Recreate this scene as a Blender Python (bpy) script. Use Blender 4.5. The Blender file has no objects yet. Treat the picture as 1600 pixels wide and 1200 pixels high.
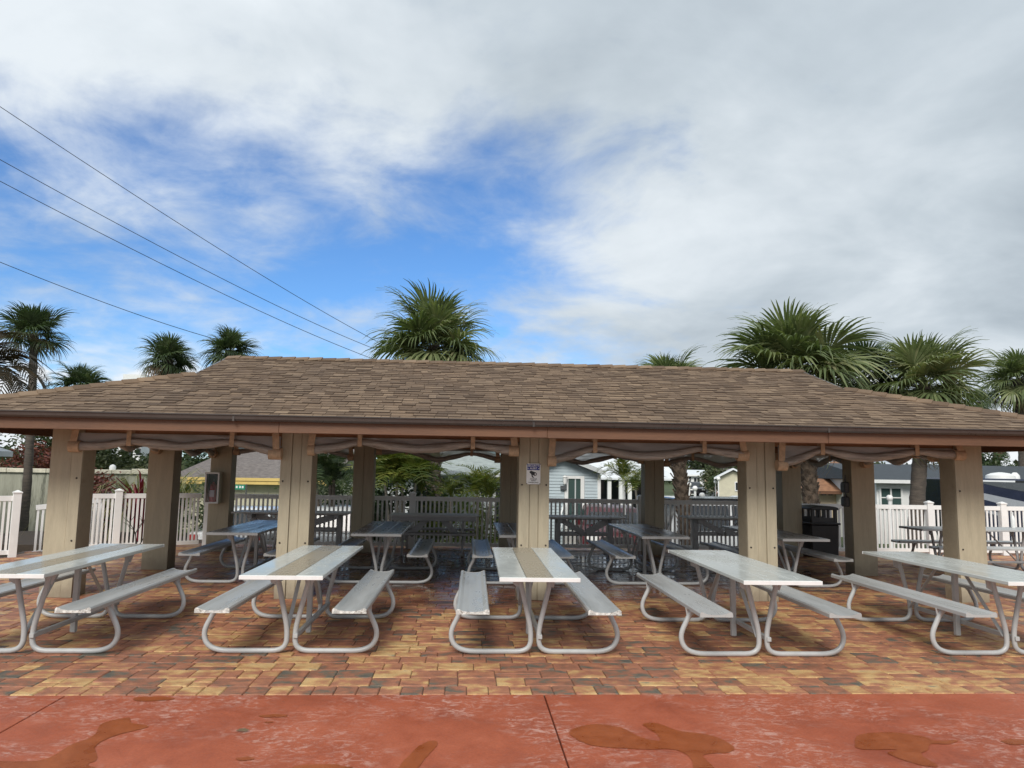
import bpy, bmesh, math, random
from mathutils import Vector, Matrix, noise as mnoise
R = math.radians
C = bpy.context.scene.collection
scn = bpy.context.scene

# ------------------------------------------------------------------ camera, sky, sun, exposure
cam_d = bpy.data.cameras.new('camera')
cam = bpy.data.objects.new('camera', cam_d)
C.objects.link(cam)
cam_d.sensor_width = 36.0
cam_d.lens = 1150.0 / 1600.0 * 36.0
cam_d.clip_start = 0.05
cam_d.clip_end = 3000.0
_p = math.atan(133.0 / 1150.0); _y = R(3.4); _ro = 0.016
_fw = Vector((math.sin(_y) * math.cos(_p), math.cos(_y) * math.cos(_p), math.sin(_p)))
_r0 = Vector((math.cos(_y), -math.sin(_y), 0.0)); _u0 = _r0.cross(_fw)
_r = _r0 * math.cos(_ro) + _u0 * math.sin(_ro); _u = _u0 * math.cos(_ro) - _r0 * math.sin(_ro)
cam.matrix_world = Matrix(((_r.x, _u.x, -_fw.x, 0.0), (_r.y, _u.y, -_fw.y, 0.0), (_r.z, _u.z, -_fw.z, 1.68), (0, 0, 0, 1)))
scn.camera = cam
scn.view_settings.view_transform = 'Standard'
scn.view_settings.look = 'None'
scn.view_settings.gamma = 1.0
scn.view_settings.use_curve_mapping = False
scn.view_settings.exposure = 0.5
try:
    scn.cycles.use_denoising = True
    scn.cycles.max_bounces = 8
    scn.cycles.transparent_max_bounces = 16
except Exception:
    pass

SUN_EL, SUN_AZ = 40.0, 196.0        # azimuth clockwise from +Y: behind the camera, a little to its left
sun_d = bpy.data.lights.new('sun', 'SUN'); sun = bpy.data.objects.new('sun', sun_d); C.objects.link(sun)
sun_d.energy = 2.1; sun_d.angle = R(24.0); sun_d.color = (1.0, 0.95, 0.88)
_sd = Vector((math.sin(R(SUN_AZ)) * math.cos(R(SUN_EL)), math.cos(R(SUN_AZ)) * math.cos(R(SUN_EL)), math.sin(R(SUN_EL))))
sun.rotation_euler = _sd.to_track_quat('Z', 'Y').to_euler()

class NT:
    """small helper round a node tree"""
    def __init__(s, tree): s.t = tree; s.n = tree.nodes; s.l = tree.links
    def add(s, typ, ins=None, **props):
        nd = s.n.new(typ)
        for k, v in props.items(): setattr(nd, k, v)
        for k, v in (ins or {}).items():
            sock = nd.inputs[k]
            if isinstance(v, bpy.types.NodeSocket): s.l.new(v, sock)
            else: sock.default_value = v
        return nd
    def math(s, op, a, b=0.0, c=None, clamp=False):
        nd = s.add('ShaderNodeMath', {0: a, 1: b}, operation=op, use_clamp=clamp)
        if c is not None:
            if isinstance(c, bpy.types.NodeSocket): s.l.new(c, nd.inputs[2])
            else: nd.inputs[2].default_value = c
        return nd.outputs[0]
    def mix(s, fac, a, b, blend='MIX'):
        nd = s.n.new('ShaderNodeMix'); nd.data_type = 'RGBA'; nd.blend_type = blend
        for i, v in ((0, fac), (6, a), (7, b)):
            if isinstance(v, bpy.types.NodeSocket): s.l.new(v, nd.inputs[i])
            else:
                if i and len(v) == 3: v = tuple(v) + (1.0,)
                nd.inputs[i].default_value = v
        return nd.outputs[2]
    def noise(s, vec, scale, detail=4.0, rough=0.55, dist=0.0):
        nd = s.add('ShaderNodeTexNoise', {'Scale': scale, 'Detail': detail, 'Roughness': rough, 'Distortion': dist})
        if vec is not None: s.l.new(vec, nd.inputs['Vector'])
        return nd.outputs['Fac']
    def ramp(s, fac, stops, interp='LINEAR'):
        nd = s.n.new('ShaderNodeValToRGB'); cr = nd.color_ramp; cr.interpolation = interp
        while len(cr.elements) < len(stops): cr.elements.new(0.5)
        for e, (p, c) in zip(cr.elements, stops):
            e.position = p; e.color = tuple(c) + (1.0,) if len(c) == 3 else c
        s.l.new(fac, nd.inputs[0]); return nd.outputs[0]
    def rng(s, v, a, b, c=0.0, d=1.0, smooth=True):
        nd = s.add('ShaderNodeMapRange', {0: v, 1: a, 2: b, 3: c, 4: d})
        if smooth: nd.interpolation_type = 'SMOOTHSTEP'
        return nd.outputs[0]

world = bpy.data.worlds.new('World'); scn.world = world; world.use_nodes = True
w = NT(world.node_tree); w.n.clear()
sky = w.add('ShaderNodeTexSky', sky_type='NISHITA', sun_disc=False)
sky.sun_elevation = R(SUN_EL); sky.sun_rotation = R(SUN_AZ); sky.air_density = 1.0; sky.dust_density = 0.3; sky.ozone_density = 2.2
tc = w.add('ShaderNodeTexCoord')
sep = w.add('ShaderNodeSeparateXYZ', {0: tc.outputs['Generated']})
dx, dy, dz = sep.outputs
inv = w.math('DIVIDE', 1.0, w.math('ADD', w.math('MAXIMUM', dz, 0.0), 0.22))
pv = w.add('ShaderNodeCombineXYZ', {0: w.math('MULTIPLY', dx, inv), 1: w.math('MULTIPLY', dy, inv), 2: 3.7}).outputs[0]
n_big = w.noise(pv, 0.62, 3.0, 0.5, 0.3)
n_mid = w.noise(pv, 2.1, 7.0, 0.58, 0.35)
n_fine = w.noise(pv, 5.5, 6.0, 0.6, 0.5)
# cover rises to the right of the view and overhead; a clear gap stays low in the left half
side = w.rng(dx, -0.10, 0.42, -0.10, 0.36)
high = w.rng(dz, 0.33, 0.50, -0.05, 0.34)
low = w.rng(dz, 0.0, 0.1, 0.0, 0.0)
cov = w.math('ADD', w.math('MULTIPLY', n_big, 0.45), w.math('MULTIPLY', n_mid, 0.75))
cov = w.math('ADD', cov, w.math('MULTIPLY', n_fine, 0.30))
cov = w.math('ADD', cov, w.math('MAXIMUM', w.math('MAXIMUM', side, high), w.rng(dy, 0.45, -0.35, -0.08, 0.34)))
mask = w.rng(cov, 0.58, 0.98)
# small bright cumulus low over the horizon
cv = w.add('ShaderNodeCombineXYZ', {0: w.math('MULTIPLY', dx, 9.0), 1: w.math('MULTIPLY', dy, 9.0), 2: w.math('MULTIPLY', dz, 20.0)}).outputs[0]
cum = w.math('MULTIPLY', w.rng(w.noise(cv, 1.0, 5.0, 0.5), 0.50, 0.60), w.rng(dz, 0.155, 0.10))

shade = w.math('ADD', w.math('MULTIPLY', n_mid, 0.45), w.math('MULTIPLY', w.noise(pv, 1.05, 5.0, 0.55, 0.6), 0.75))
shade = w.math('ADD', shade, w.rng(dx, -0.45, 0.62, 0.09, -0.07))
cloud = w.ramp(shade, [(0.36, (3.6, 4.2, 4.75)), (0.56, (5.1, 5.75, 6.3)), (0.78, (7.3, 7.85, 8.3))])
# blue is deepened a little as in the picture of a clean, rain-washed sky
blue = w.mix(1.0, sky.outputs[0], (0.66, 1.0, 1.36), 'MULTIPLY')
colr = w.mix(cum, w.mix(mask, blue, cloud), (8.2, 8.5, 8.8))
bg = w.add('ShaderNodeBackground', {0: colr, 1: 0.080})
w.l.new(bg.outputs[0], w.add('ShaderNodeOutputWorld').inputs[0])

# ------------------------------------------------------------------ mesh building helpers
class MB:
    def __init__(s): s.v = []; s.f = []; s.butts = []
    def face(s, pts):
        b = len(s.v); s.v += [tuple(p) for p in pts]; s.f.append(tuple(range(b, b + len(pts)))); return s
    def hexa(s, p, skip=()):
        """eight points: four below (ccw seen from above), four above"""
        b = len(s.v); s.v += [tuple(q) for q in p]
        fs = [(3, 2, 1, 0), (4, 5, 6, 7), (0, 1, 5, 4), (1, 2, 6, 5), (2, 3, 7, 6), (3, 0, 4, 7)]
        s.f += [tuple(b + i for i in q) for k, q in enumerate(fs) if k not in skip]; return s
    def box(s, x0, x1, y0, y1, z0, z1, skip=()):
        return s.hexa([(x0, y0, z0), (x1, y0, z0), (x1, y1, z0), (x0, y1, z0), (x0, y0, z1), (x1, y0, z1), (x1, y1, z1), (x0, y1, z1)], skip)
    def bar(s, a, b, wd, ht, up=(0, 0, 1)):
        """box beam from a to b, wd across, ht along up"""
        a = Vector(a); b = Vector(b); d = (b - a).normalized(); up = Vector(up)
        if abs(d.dot(up)) > 0.999: up = Vector((0, 1, 0))
        x = d.cross(up).normalized(); u = x.cross(d).normalized()
        x *= wd / 2; u *= ht / 2
        return s.hexa([a - x - u, a + x - u, b + x - u, b - x - u, a - x + u, a + x + u, b + x + u, b - x + u])
    def tube(s, pts, r, n=8, caps=True, ry=None):
        pts = [Vector(p) for p in pts]; b0 = len(s.v); m = len(pts)
        rs = r if isinstance(r, (list, tuple)) else [r] * m
        ref = Vector((0, 0, 1)); d0 = (pts[1] - pts[0]).normalized()
        if abs(d0.dot(ref)) > 0.9: ref = Vector((1, 0, 0))
        x = d0.cross(ref).normalized()
        for i, p in enumerate(pts):
            d = (pts[min(i + 1, m - 1)] - pts[max(i - 1, 0)]).normalized()
            x = (x - d * x.dot(d)).normalized(); y = d.cross(x)
            for k in range(n):
                a = 2 * math.pi * k / n
                s.v.append(tuple(p + x * (math.cos(a) * rs[i]) + y * (math.sin(a) * (ry[i] if ry else rs[i]))))
        for i in range(m - 1):
            for k in range(n):
                a = b0 + i * n + k; c = b0 + i * n + (k + 1) % n
                s.f.append((a, c, c + n, a + n))
        if caps:
            s.f.append(tuple(b0 + k for k in reversed(range(n)))); s.f.append(tuple(b0 + (m - 1) * n + k for k in range(n)))
        return s
    def prism(s, poly, axis, a, b):
        """poly: 2-D points; axis 'x','y','z' is the extrusion axis from a to b"""
        def P(q, t):
            return {'x': (t, q[0], q[1]), 'y': (q[0], t, q[1]), 'z': (q[0], q[1], t)}[axis]
        n = len(poly); b0 = len(s.v)
        s.v += [P(q, a) for q in poly] + [P(q, b) for q in poly]
        s.f.append(tuple(b0 + i for i in reversed(range(n)))); s.f.append(tuple(b0 + n + i for i in range(n)))
        for i in range(n):
            j = (i + 1) % n; s.f.append((b0 + i, b0 + j, b0 + n + j, b0 + n + i))
        return s
    def lathe(s, prof, c=(0, 0, 0), n=12):
        b0 = len(s.v); m = len(prof)
        for r, z in prof:
            for k in range(n):
                a = 2 * math.pi * k / n; s.v.append((c[0] + r * math.cos(a), c[1] + r * math.sin(a), c[2] + z))
        for i in range(m - 1):
            for k in range(n):
                a = b0 + i * n + k; q = b0 + i * n + (k + 1) % n; s.f.append((a, q, q + n, a + n))
        s.f.append(tuple(b0 + k for k in reversed(range(n)))); s.f.append(tuple(b0 + (m - 1) * n + k for k in range(n)))
        return s
    def rot(s, ang, c=(0, 0)):
        ca, sa = math.cos(ang), math.sin(ang)
        s.v = [(c[0] + (x - c[0]) * ca - (y - c[1]) * sa, c[1] + (x - c[0]) * sa + (y - c[1]) * ca, z) for x, y, z in s.v]; return s
    def shift(s, d):
        s.v = [(x + d[0], y + d[1], z + d[2]) for x, y, z in s.v]; return s
    def mesh(s, name, mats, smooth=False, bevel=0.0, fix=True):
        me = bpy.data.meshes.new(name); me.from_pydata(s.v, [], s.f)
        for m in (mats if isinstance(mats, (list, tuple)) else [mats]): me.materials.append(m)
        if bevel or fix:
            bm = bmesh.new(); bm.from_mesh(me)
            if fix: bmesh.ops.recalc_face_normals(bm, faces=bm.faces)
            if bevel:
                bmesh.ops.bevel(bm, geom=[e for e in bm.edges if e.is_manifold and e.calc_face_angle(0) > 0.5], offset=bevel, segments=1, affect='EDGES', clamp_overlap=True)
            bm.to_mesh(me); bm.free()
        if smooth:
            me.polygons.foreach_set('use_smooth', [True] * len(me.polygons))
            try: me.set_sharp_from_angle(angle=R(40))
            except Exception: pass
        me.update(); return me
    def build(s, name, mats, parent=None, smooth=False, bevel=0.0, world=False, fix=True):
        if world and parent is not None:
            q = parent; off = Vector((0, 0, 0))
            while q is not None: off += q.location; q = q.parent
            s.shift(-off)
        o = bpy.data.objects.new(name, s.mesh(name, mats, smooth, bevel, fix)); C.objects.link(o)
        if parent is not None: o.parent = parent
        return o

def tag(o, label=None, cat=None, group=None, kind=None):
    if label: o['label'] = label
    if cat: o['category'] = cat
    if group: o['group'] = group
    if kind: o['kind'] = kind
    return o
def thing(name, label, cat, loc=(0, 0, 0), rz=0.0, group=None):
    o = bpy.data.objects.new(name, None); C.objects.link(o)
    o.empty_display_size = 0.2; o.location = loc; o.rotation_euler = (0, 0, rz)
    return tag(o, label, cat, group)
def place(name, me, parent, loc=(0, 0, 0), rot=(0, 0, 0), sc=1.0):
    o = bpy.data.objects.new(name, me); C.objects.link(o); o.parent = parent
    o.location = loc; o.rotation_euler = rot
    o.scale = (sc, sc, sc) if not isinstance(sc, (tuple, list)) else sc
    return o
def copy_tree(o, parent=None):
    c = o.copy(); C.objects.link(c)
    if parent is not None: c.parent = parent
    for ch in list(o.children): copy_tree(ch, c)
    return c
def fillet(pts, rad, n=5):
    """round the inner corners of a polyline"""
    pts = [Vector(p) for p in pts]; out = [pts[0]]
    for i in range(1, len(pts) - 1):
        a, b, c = pts[i - 1], pts[i], pts[i + 1]
        r = rad[i - 1] if isinstance(rad, (list, tuple)) else rad
        d1 = (a - b); d2 = (c - b); r1 = min(r, d1.length * 0.49); r2 = min(r, d2.length * 0.49)
        p1 = b + d1.normalized() * r1; p2 = b + d2.normalized() * r2
        for k in range(n + 1):
            t = k / n; out.append(p1 * (1 - t) ** 2 + b * 2 * t * (1 - t) + p2 * t * t)
    out.append(pts[-1]); return out

# ------------------------------------------------------------------ materials
def mat(name, col, rough=0.6, metal=0.0, vary=0.18, vscale=3.0, bump=0.0, bscale=40.0, streak=None, spec=0.5, objrand=0.0, coat=0.0, space='Object', dirt=None, splash=None):
    m = bpy.data.materials.new(name); m.use_nodes = True
    t = NT(m.node_tree); b = t.n['Principled BSDF']
    tc = t.add('ShaderNodeTexCoord'); vec = tc.outputs[space]
    if streak:
        vec2 = t.add('ShaderNodeMapping', {'Vector': vec, 'Scale': streak}).outputs[0]
    else: vec2 = vec
    n1 = t.noise(vec2, vscale, 6.0, 0.6); n2 = t.noise(vec2, vscale * 7.3, 3.0, 0.6)
    f = t.math('ADD', t.math('MULTIPLY', n1, 0.65), t.math('MULTIPLY', n2, 0.35))
    f = t.rng(f, 0.3, 0.7)
    dark = tuple(max(0, c * (1 - vary)) for c in col); light = tuple(min(1, c * (1 + vary)) for c in col)
    cs = t.mix(f, dark, light)
    if dirt:
        dn = t.rng(t.noise(vec2, dirt[1], 5.0, 0.65), dirt[2], dirt[2] + 0.15)
        cs = t.mix(t.math('MULTIPLY', dn, dirt[3]), cs, dirt[0])
    if splash:    # rain-splash grime kept to the foot of the thing
        sz = t.add('ShaderNodeSeparateXYZ', {0: vec}).outputs[2]
        up = t.math('ADD', sz, t.math('MULTIPLY', t.math('SUBTRACT', t.noise(vec, 6.0, 5.0, 0.65), 0.5), 0.35))
        cs = t.mix(t.rng(up, 0.30, 0.0, 0.0, 0.6), cs, splash)
    if objrand:
        rn = t.add('ShaderNodeObjectInfo').outputs['Random']
        cs = t.mix(1.0, cs, t.ramp(rn, [(0, (1 - objrand,) * 3), (1, (1 + objrand,) * 3)]), 'MULTIPLY')
    t.l.new(cs, b.inputs['Base Color'])
    b.inputs['Metallic'].default_value = metal
    t.l.new(t.rng(f, 0, 1, max(0.03, rough - 0.08), min(1, rough + 0.08)), b.inputs['Roughness'])
    b.inputs['Specular IOR Level'].default_value = spec
    if coat: b.inputs['Coat Weight'].default_value = coat; b.inputs['Coat Roughness'].default_value = 0.05
    if bump:
        bn = t.add('ShaderNodeBump', {'Strength': bump, 'Distance': 0.01, 'Height': t.noise(vec2, bscale, 5.0, 0.65)})
        t.l.new(bn.outputs[0], b.inputs['Normal'])
    return m

def mat_leaf(name, cols, rough=0.5, trans=0.35, hue=0.0):
    m = bpy.data.materials.new(name); m.use_nodes = True
    t = NT(m.node_tree); b = t.n['Principled BSDF']; out = t.n['Material Output']
    g = t.add('ShaderNodeNewGeometry').outputs['Random Per Island']
    oi = t.add('ShaderNodeObjectInfo').outputs['Random']
    tc = t.add('ShaderNodeTexCoord').outputs['Object']
    f = t.math('ADD', t.math('MULTIPLY', g, 0.45), t.math('MULTIPLY', oi, 0.3))
    f = t.math('ADD', f, t.math('MULTIPLY', t.noise(tc, 1.7, 3.0), 0.35), clamp=True)
    cs = t.ramp(f, [(i / (len(cols) - 1) * 0.8 + 0.1, c) for i, c in enumerate(cols)])
    t.l.new(cs, b.inputs['Base Color']); b.inputs['Roughness'].default_value = rough
    b.inputs['Specular IOR Level'].default_value = 0.4
    tr = t.add('ShaderNodeBsdfTranslucent', {0: t.mix(1.0, cs, (1.1, 1.25, 0.6), 'MULTIPLY')})
    mx = t.add('ShaderNodeMixShader', {0: trans, 1: b.outputs[0], 2: tr.outputs[0]})
    t.l.new(mx.outputs[0], out.inputs[0]); return m

def rnd_source(t, mode):
    if mode == 'obj': return t.add('ShaderNodeObjectInfo').outputs['Random']
    return t.add('ShaderNodeNewGeometry').outputs['Random Per Island']

def wet_shade_mask(t, wp):
    """standing rain water mid-floor, spread and darkened as painted shade under the roof; world-position shape"""
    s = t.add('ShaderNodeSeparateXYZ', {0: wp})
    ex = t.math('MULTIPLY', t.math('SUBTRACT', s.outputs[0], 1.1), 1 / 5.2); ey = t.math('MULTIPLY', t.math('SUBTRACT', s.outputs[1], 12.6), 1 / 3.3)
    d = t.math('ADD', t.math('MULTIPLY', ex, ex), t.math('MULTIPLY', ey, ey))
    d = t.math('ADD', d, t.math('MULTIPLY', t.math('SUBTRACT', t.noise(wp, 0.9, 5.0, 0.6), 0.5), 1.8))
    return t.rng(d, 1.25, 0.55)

def mat_paver(mode):
    m = bpy.data.materials.new('paver_' + mode); m.use_nodes = True
    t = NT(m.node_tree); b = t.n['Principled BSDF']
    rn = rnd_source(t, mode); wp = t.add('ShaderNodeNewGeometry').outputs['Position']
    off = t.add('ShaderNodeVectorMath', {0: wp, 1: t.add('ShaderNodeCombineXYZ', {0: t.math('MULTIPLY', rn, 31.0), 1: t.math('MULTIPLY', rn, 17.0), 2: 0.0}).outputs[0]}, operation='ADD').outputs[0]
    st = t.add('ShaderNodeMapping', {'Vector': off, 'Scale': (3.6, 5.2, 1.0)}).outputs[0]
    blot = t.noise(st, 1.5, 5.0, 0.6, 0.25)
    k = t.math('ADD', t.math('MULTIPLY', rn, 0.58), t.math('MULTIPLY', t.math('SUBTRACT', blot, 0.5), 1.6))
    k = t.math('ADD', k, 0.155)
    cs = t.ramp(k, [(0.0, (0.105, 0.098, 0.078)), (0.10, (0.16, 0.13, 0.092)), (0.20, (0.25, 0.115, 0.068)), (0.36, (0.36, 0.145, 0.082)), (0.50, (0.42, 0.18, 0.095)), (0.62, (0.49, 0.265, 0.115)), (0.78, (0.60, 0.385, 0.165)), (0.92, (0.58, 0.39, 0.185)), (1.0, (0.30, 0.25, 0.15))])
    fine = t.noise(wp, 85.0, 5.0, 0.7); mid = t.noise(wp, 9.0, 5.0, 0.6)
    cs = t.mix(1.0, cs, t.ramp(fine, [(0.25, (0.72,) * 3), (0.75, (1.2,) * 3)]), 'MULTIPLY')
    cs = t.mix(1.0, cs, t.ramp(mid, [(0.3, (0.80,) * 3), (0.7, (1.08,) * 3)]), 'MULTIPLY')
    spots = t.rng(t.noise(wp, 34.0, 3.0, 0.6), 0.64, 0.72)
    cs = t.mix(t.math('MULTIPLY', spots, 0.55), cs, (0.05, 0.043, 0.036))
    wet = wet_shade_mask(t, wp)
    cs = t.mix(wet, cs, t.mix(1.0, cs, (0.42, 0.40, 0.44), 'MULTIPLY'))  # wet tone, also painting in some of the shade under the roof
    t.l.new(cs, b.inputs['Base Color'])
    damp = t.noise(wp, 1.6, 4.0, 0.6)
    rg = t.rng(damp, 0.3, 0.7, 0.42, 0.72)
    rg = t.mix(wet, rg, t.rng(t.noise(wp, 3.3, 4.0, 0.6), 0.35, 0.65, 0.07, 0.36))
    t.l.new(rg, b.inputs['Roughness'])
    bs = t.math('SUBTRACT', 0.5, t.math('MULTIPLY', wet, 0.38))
    bn = t.add('ShaderNodeBump', {'Strength': bs, 'Distance': 0.004, 'Height': t.math('ADD', t.math('MULTIPLY', fine, 0.7), t.math('MULTIPLY', t.noise(wp, 22.0, 4.0), 0.7))})
    t.l.new(bn.outputs[0], b.inputs['Normal']); return m

def mat_shingle(mode):
    m = bpy.data.materials.new('shingle_' + mode); m.use_nodes = True
    t = NT(m.node_tree); b = t.n['Principled BSDF']
    rn = rnd_source(t, mode); wp = t.add('ShaderNodeNewGeometry').outputs['Position']
    cs = t.ramp(rn, [(0.0, (0.125, 0.085, 0.057)), (0.25, (0.155, 0.107, 0.072)), (0.5, (0.180, 0.125, 0.084)), (0.8, (0.205, 0.145, 0.098)), (1.0, (0.25, 0.18, 0.123))])
    gr = t.noise(wp, 150.0, 4.0, 0.8); big = t.noise(t.add('ShaderNodeMapping', {'Vector': wp, 'Scale': (1.3, 0.35, 0.35)}).outputs[0], 0.9, 5.0, 0.65); med = t.noise(wp, 6.0, 4.0, 0.6)
    cs = t.mix(1.0, cs, t.ramp(gr, [(0.3, (0.62,) * 3), (0.7, (1.36,) * 3)]), 'MULTIPLY')
    cs = t.mix(1.0, cs, t.ramp(big, [(0.32, (0.80, 0.80, 0.82)), (0.68, (1.14, 1.12, 1.08))]), 'MULTIPLY')
    cs = t.mix(1.0, cs, t.ramp(med, [(0.3, (0.86,) * 3), (0.7, (1.1,) * 3)]), 'MULTIPLY')
    t.l.new(cs, b.inputs['Base Color']); b.inputs['Roughness'].default_value = 0.85; b.inputs['Specular IOR Level'].default_value = 0.25
    bn = t.add('ShaderNodeBump', {'Strength': 0.6, 'Distance': 0.004, 'Height': gr}); t.l.new(bn.outputs[0], b.inputs['Normal']); return m

def mat_concrete(name, wetness=0.0, tone=None):
    m = bpy.data.materials.new(name); m.use_nodes = True
    t = NT(m.node_tree); b = t.n['Principled BSDF']; wp = t.add('ShaderNodeNewGeometry').outputs['Position']
    oi = t.add('ShaderNodeObjectInfo').outputs['Random']
    big = t.noise(wp, 0.8, 5.0, 0.6, 0.4); med = t.noise(wp, 4.5, 6.0, 0.65, 0.6); fine = t.noise(wp, 60.0, 5.0, 0.75)
    cs = t.ramp(t.math('ADD', t.math('MULTIPLY', big, 0.6), t.math('MULTIPLY', med, 0.4)), [(0.32, (0.255, 0.056, 0.024)), (0.5, (0.35, 0.084, 0.036)), (0.68, (0.42, 0.115, 0.055))])
    cs = t.mix(1.0, cs, t.ramp(fine, [(0.3, (0.80,) * 3), (0.7, (1.17,) * 3)]), 'MULTIPLY')
    # pale worn salt bloom in crinkled patches
    area = t.rng(t.noise(wp, 1.15, 3.0, 0.55), 0.42, 0.58)
    sw = t.add('ShaderNodeMapping', {'Vector': wp, 'Scale': (9.0, 15.0, 1.0), 'Rotation': (0, 0, 0.25)}).outputs[0]
    cr = t.rng(t.noise(sw, 1.0, 8.0, 0.72, 1.6), 0.47, 0.66)
    bl = t.math('MULTIPLY', t.math('MULTIPLY', area, cr), 0.55)
    cs = t.mix(bl, cs, (0.60, 0.40, 0.34))
    b.inputs['Specular IOR Level'].default_value = 0.35
    specks = t.rng(t.noise(wp, 23.0, 3.0, 0.5), 0.70, 0.76)
    cs = t.mix(t.math('MULTIPLY', specks, 0.5), cs, (0.09, 0.045, 0.03))
    rg = t.rng(med, 0.3, 0.7, 0.38, 0.62)
    if wetness:
        cs = t.mix(t.rng(med, 0.3, 0.7), (0.24, 0.055, 0.012), (0.315, 0.079, 0.018)); cs = t.mix(1.0, cs, t.ramp(fine, [(0.3, (0.86,) * 3), (0.7, (1.12,) * 3)]), 'MULTIPLY'); rg = t.rng(med, 0.3, 0.7, 0.24, 0.40)
    if tone: cs = t.mix(1.0, cs, tone, 'MULTIPLY')
    t.l.new(cs, b.inputs['Base Color']); t.l.new(rg, b.inputs['Roughness'])
    bn = t.add('ShaderNodeBump', {'Strength': 0.12 if wetness else 0.4, 'Distance': 0.004, 'Height': t.math('ADD', t.math('MULTIPLY', cr, 0.25), fine)}); t.l.new(bn.outputs[0], b.inputs['Normal'])
    return m

def mat_vinyl(name, tint, clear):
    m = bpy.data.materials.new(name); m.use_nodes = True
    t = NT(m.node_tree); b = t.n['Principled BSDF']; out = t.n['Material Output']
    oc = t.add('ShaderNodeTexCoord').outputs['Object']
    n = t.noise(t.add('ShaderNodeMapping', {'Vector': oc, 'Scale': (1.5, 6, 7)}).outputs[0], 2.0, 5.0, 0.6, 0.5)
    t.l.new(t.mix(t.rng(n, 0.3, 0.7), tuple(c * 0.7 for c in tint), tint), b.inputs['Base Color'])
    b.inputs['Roughness'].default_value = 0.22
    tr = t.add('ShaderNodeBsdfTransparent', {0: (0.82, 0.84, 0.84, 1)})
    tl = t.add('ShaderNodeBsdfTranslucent', {0: (0.6, 0.6, 0.58, 1)})
    m1 = t.add('ShaderNodeMixShader', {0: 0.4, 1: b.outputs[0], 2: tl.outputs[0]})
    m2 = t.add('ShaderNodeMixShader', {0: t.rng(n, 0.3, 0.75, max(0, clear - 0.12), clear + 0.08), 1: m1.outputs[0], 2: tr.outputs[0]})
    t.l.new(m2.outputs[0], out.inputs[0])
    bn = t.add('ShaderNodeBump', {'Strength': 0.5, 'Distance': 0.02, 'Height': n}); t.l.new(bn.outputs[0], b.inputs['Normal']); return m

def mat_glass(name, col=(0.03, 0.035, 0.04), rough=0.06):
    m = bpy.data.materials.new(name); m.use_nodes = True; b = m.node_tree.nodes['Principled BSDF']
    b.inputs['Base Color'].default_value = col + (1,); b.inputs['Roughness'].default_value = rough; b.inputs['Specular IOR Level'].default_value = 0.5
    return m

M = {}
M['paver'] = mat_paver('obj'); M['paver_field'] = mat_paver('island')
M['shingle'] = mat_shingle('obj'); M['shingle_field'] = mat_shingle('island')
M['butt'] = mat('shingle_butt_edge', (0.070, 0.050, 0.037), 0.9, vary=0.3, vscale=6)  # dark butt faces paint the shadow line below each course
M['concrete'] = mat_concrete('red_concrete'); M['wet'] = mat_concrete('wet_red_concrete', 1.0); M['damp'] = mat_concrete('damp_red_concrete', 0.0, (0.80, 0.70, 0.55))
M['sand'] = mat('joint_sand', (0.075, 0.055, 0.042), 0.9, bump=0.4)
M['col'] = mat('tan_paint', (0.415, 0.365, 0.262), 0.62, vary=0.11, vscale=3.0, bump=0.35, bscale=60, streak=(5, 5, 0.6), dirt=((0.25, 0.20, 0.14), 2.5, 0.60, 0.45), splash=(0.16, 0.12, 0.085))
M['col_side'] = mat('tan_stucco', (0.375, 0.325, 0.232), 0.8, vary=0.12, bump=0.7, bscale=45, dirt=((0.22, 0.175, 0.12), 4.0, 0.60, 0.45), splash=(0.15, 0.115, 0.08))
M['fascia'] = mat('rust_fascia', (0.142, 0.068, 0.036), 0.6, vary=0.22, vscale=2.0, bump=0.3, bscale=30, streak=(0.5, 3, 5), dirt=((0.075, 0.032, 0.022), 1.6, 0.62, 0.8))
M['header'] = mat('header_wood', (0.36, 0.19, 0.10), 0.65, vary=0.3, vscale=2.5, bump=0.3, streak=(0.5, 4, 4))
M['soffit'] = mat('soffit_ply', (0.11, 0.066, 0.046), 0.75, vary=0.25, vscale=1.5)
M['gutter'] = mat('bronze_gutter', (0.060, 0.050, 0.045), 0.32, vary=0.18, vscale=1.2, spec=0.5)
M['flash'] = mat('drip_edge', (0.13, 0.10, 0.085), 0.4)
M['strap'] = mat('tan_webbing', (0.50, 0.36, 0.235), 0.75, vary=0.25, vscale=14, bump=0.4, bscale=120)
M['vinyl'] = mat_vinyl('clear_vinyl', (0.55, 0.575, 0.585), 0.22)
M['roll'] = mat('rolled_vinyl', (0.34, 0.31, 0.275), 0.34, vary=0.42, vscale=2.6, bump=1.0, bscale=5, streak=(0.5, 11, 11))
M['alu'] = mat('grey_powder_coat', (0.42, 0.43, 0.43), 0.36, vary=0.10, vscale=2.0, bump=0.06, bscale=90, dirt=((0.17, 0.16, 0.15), 5.0, 0.66, 0.5))
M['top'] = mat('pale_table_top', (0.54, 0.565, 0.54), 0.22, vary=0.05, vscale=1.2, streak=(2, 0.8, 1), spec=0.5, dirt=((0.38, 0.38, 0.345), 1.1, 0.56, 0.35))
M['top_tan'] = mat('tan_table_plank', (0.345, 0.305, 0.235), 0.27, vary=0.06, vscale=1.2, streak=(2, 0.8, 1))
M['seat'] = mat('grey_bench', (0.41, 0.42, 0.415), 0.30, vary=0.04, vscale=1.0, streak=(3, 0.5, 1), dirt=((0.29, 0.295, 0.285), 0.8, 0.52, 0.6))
M['chip'] = mat('chipped_edge', (0.60, 0.60, 0.57), 0.6, vary=0.5, vscale=22, bump=0.8, bscale=60, dirt=((0.22, 0.20, 0.17), 26, 0.52, 0.9))
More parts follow.
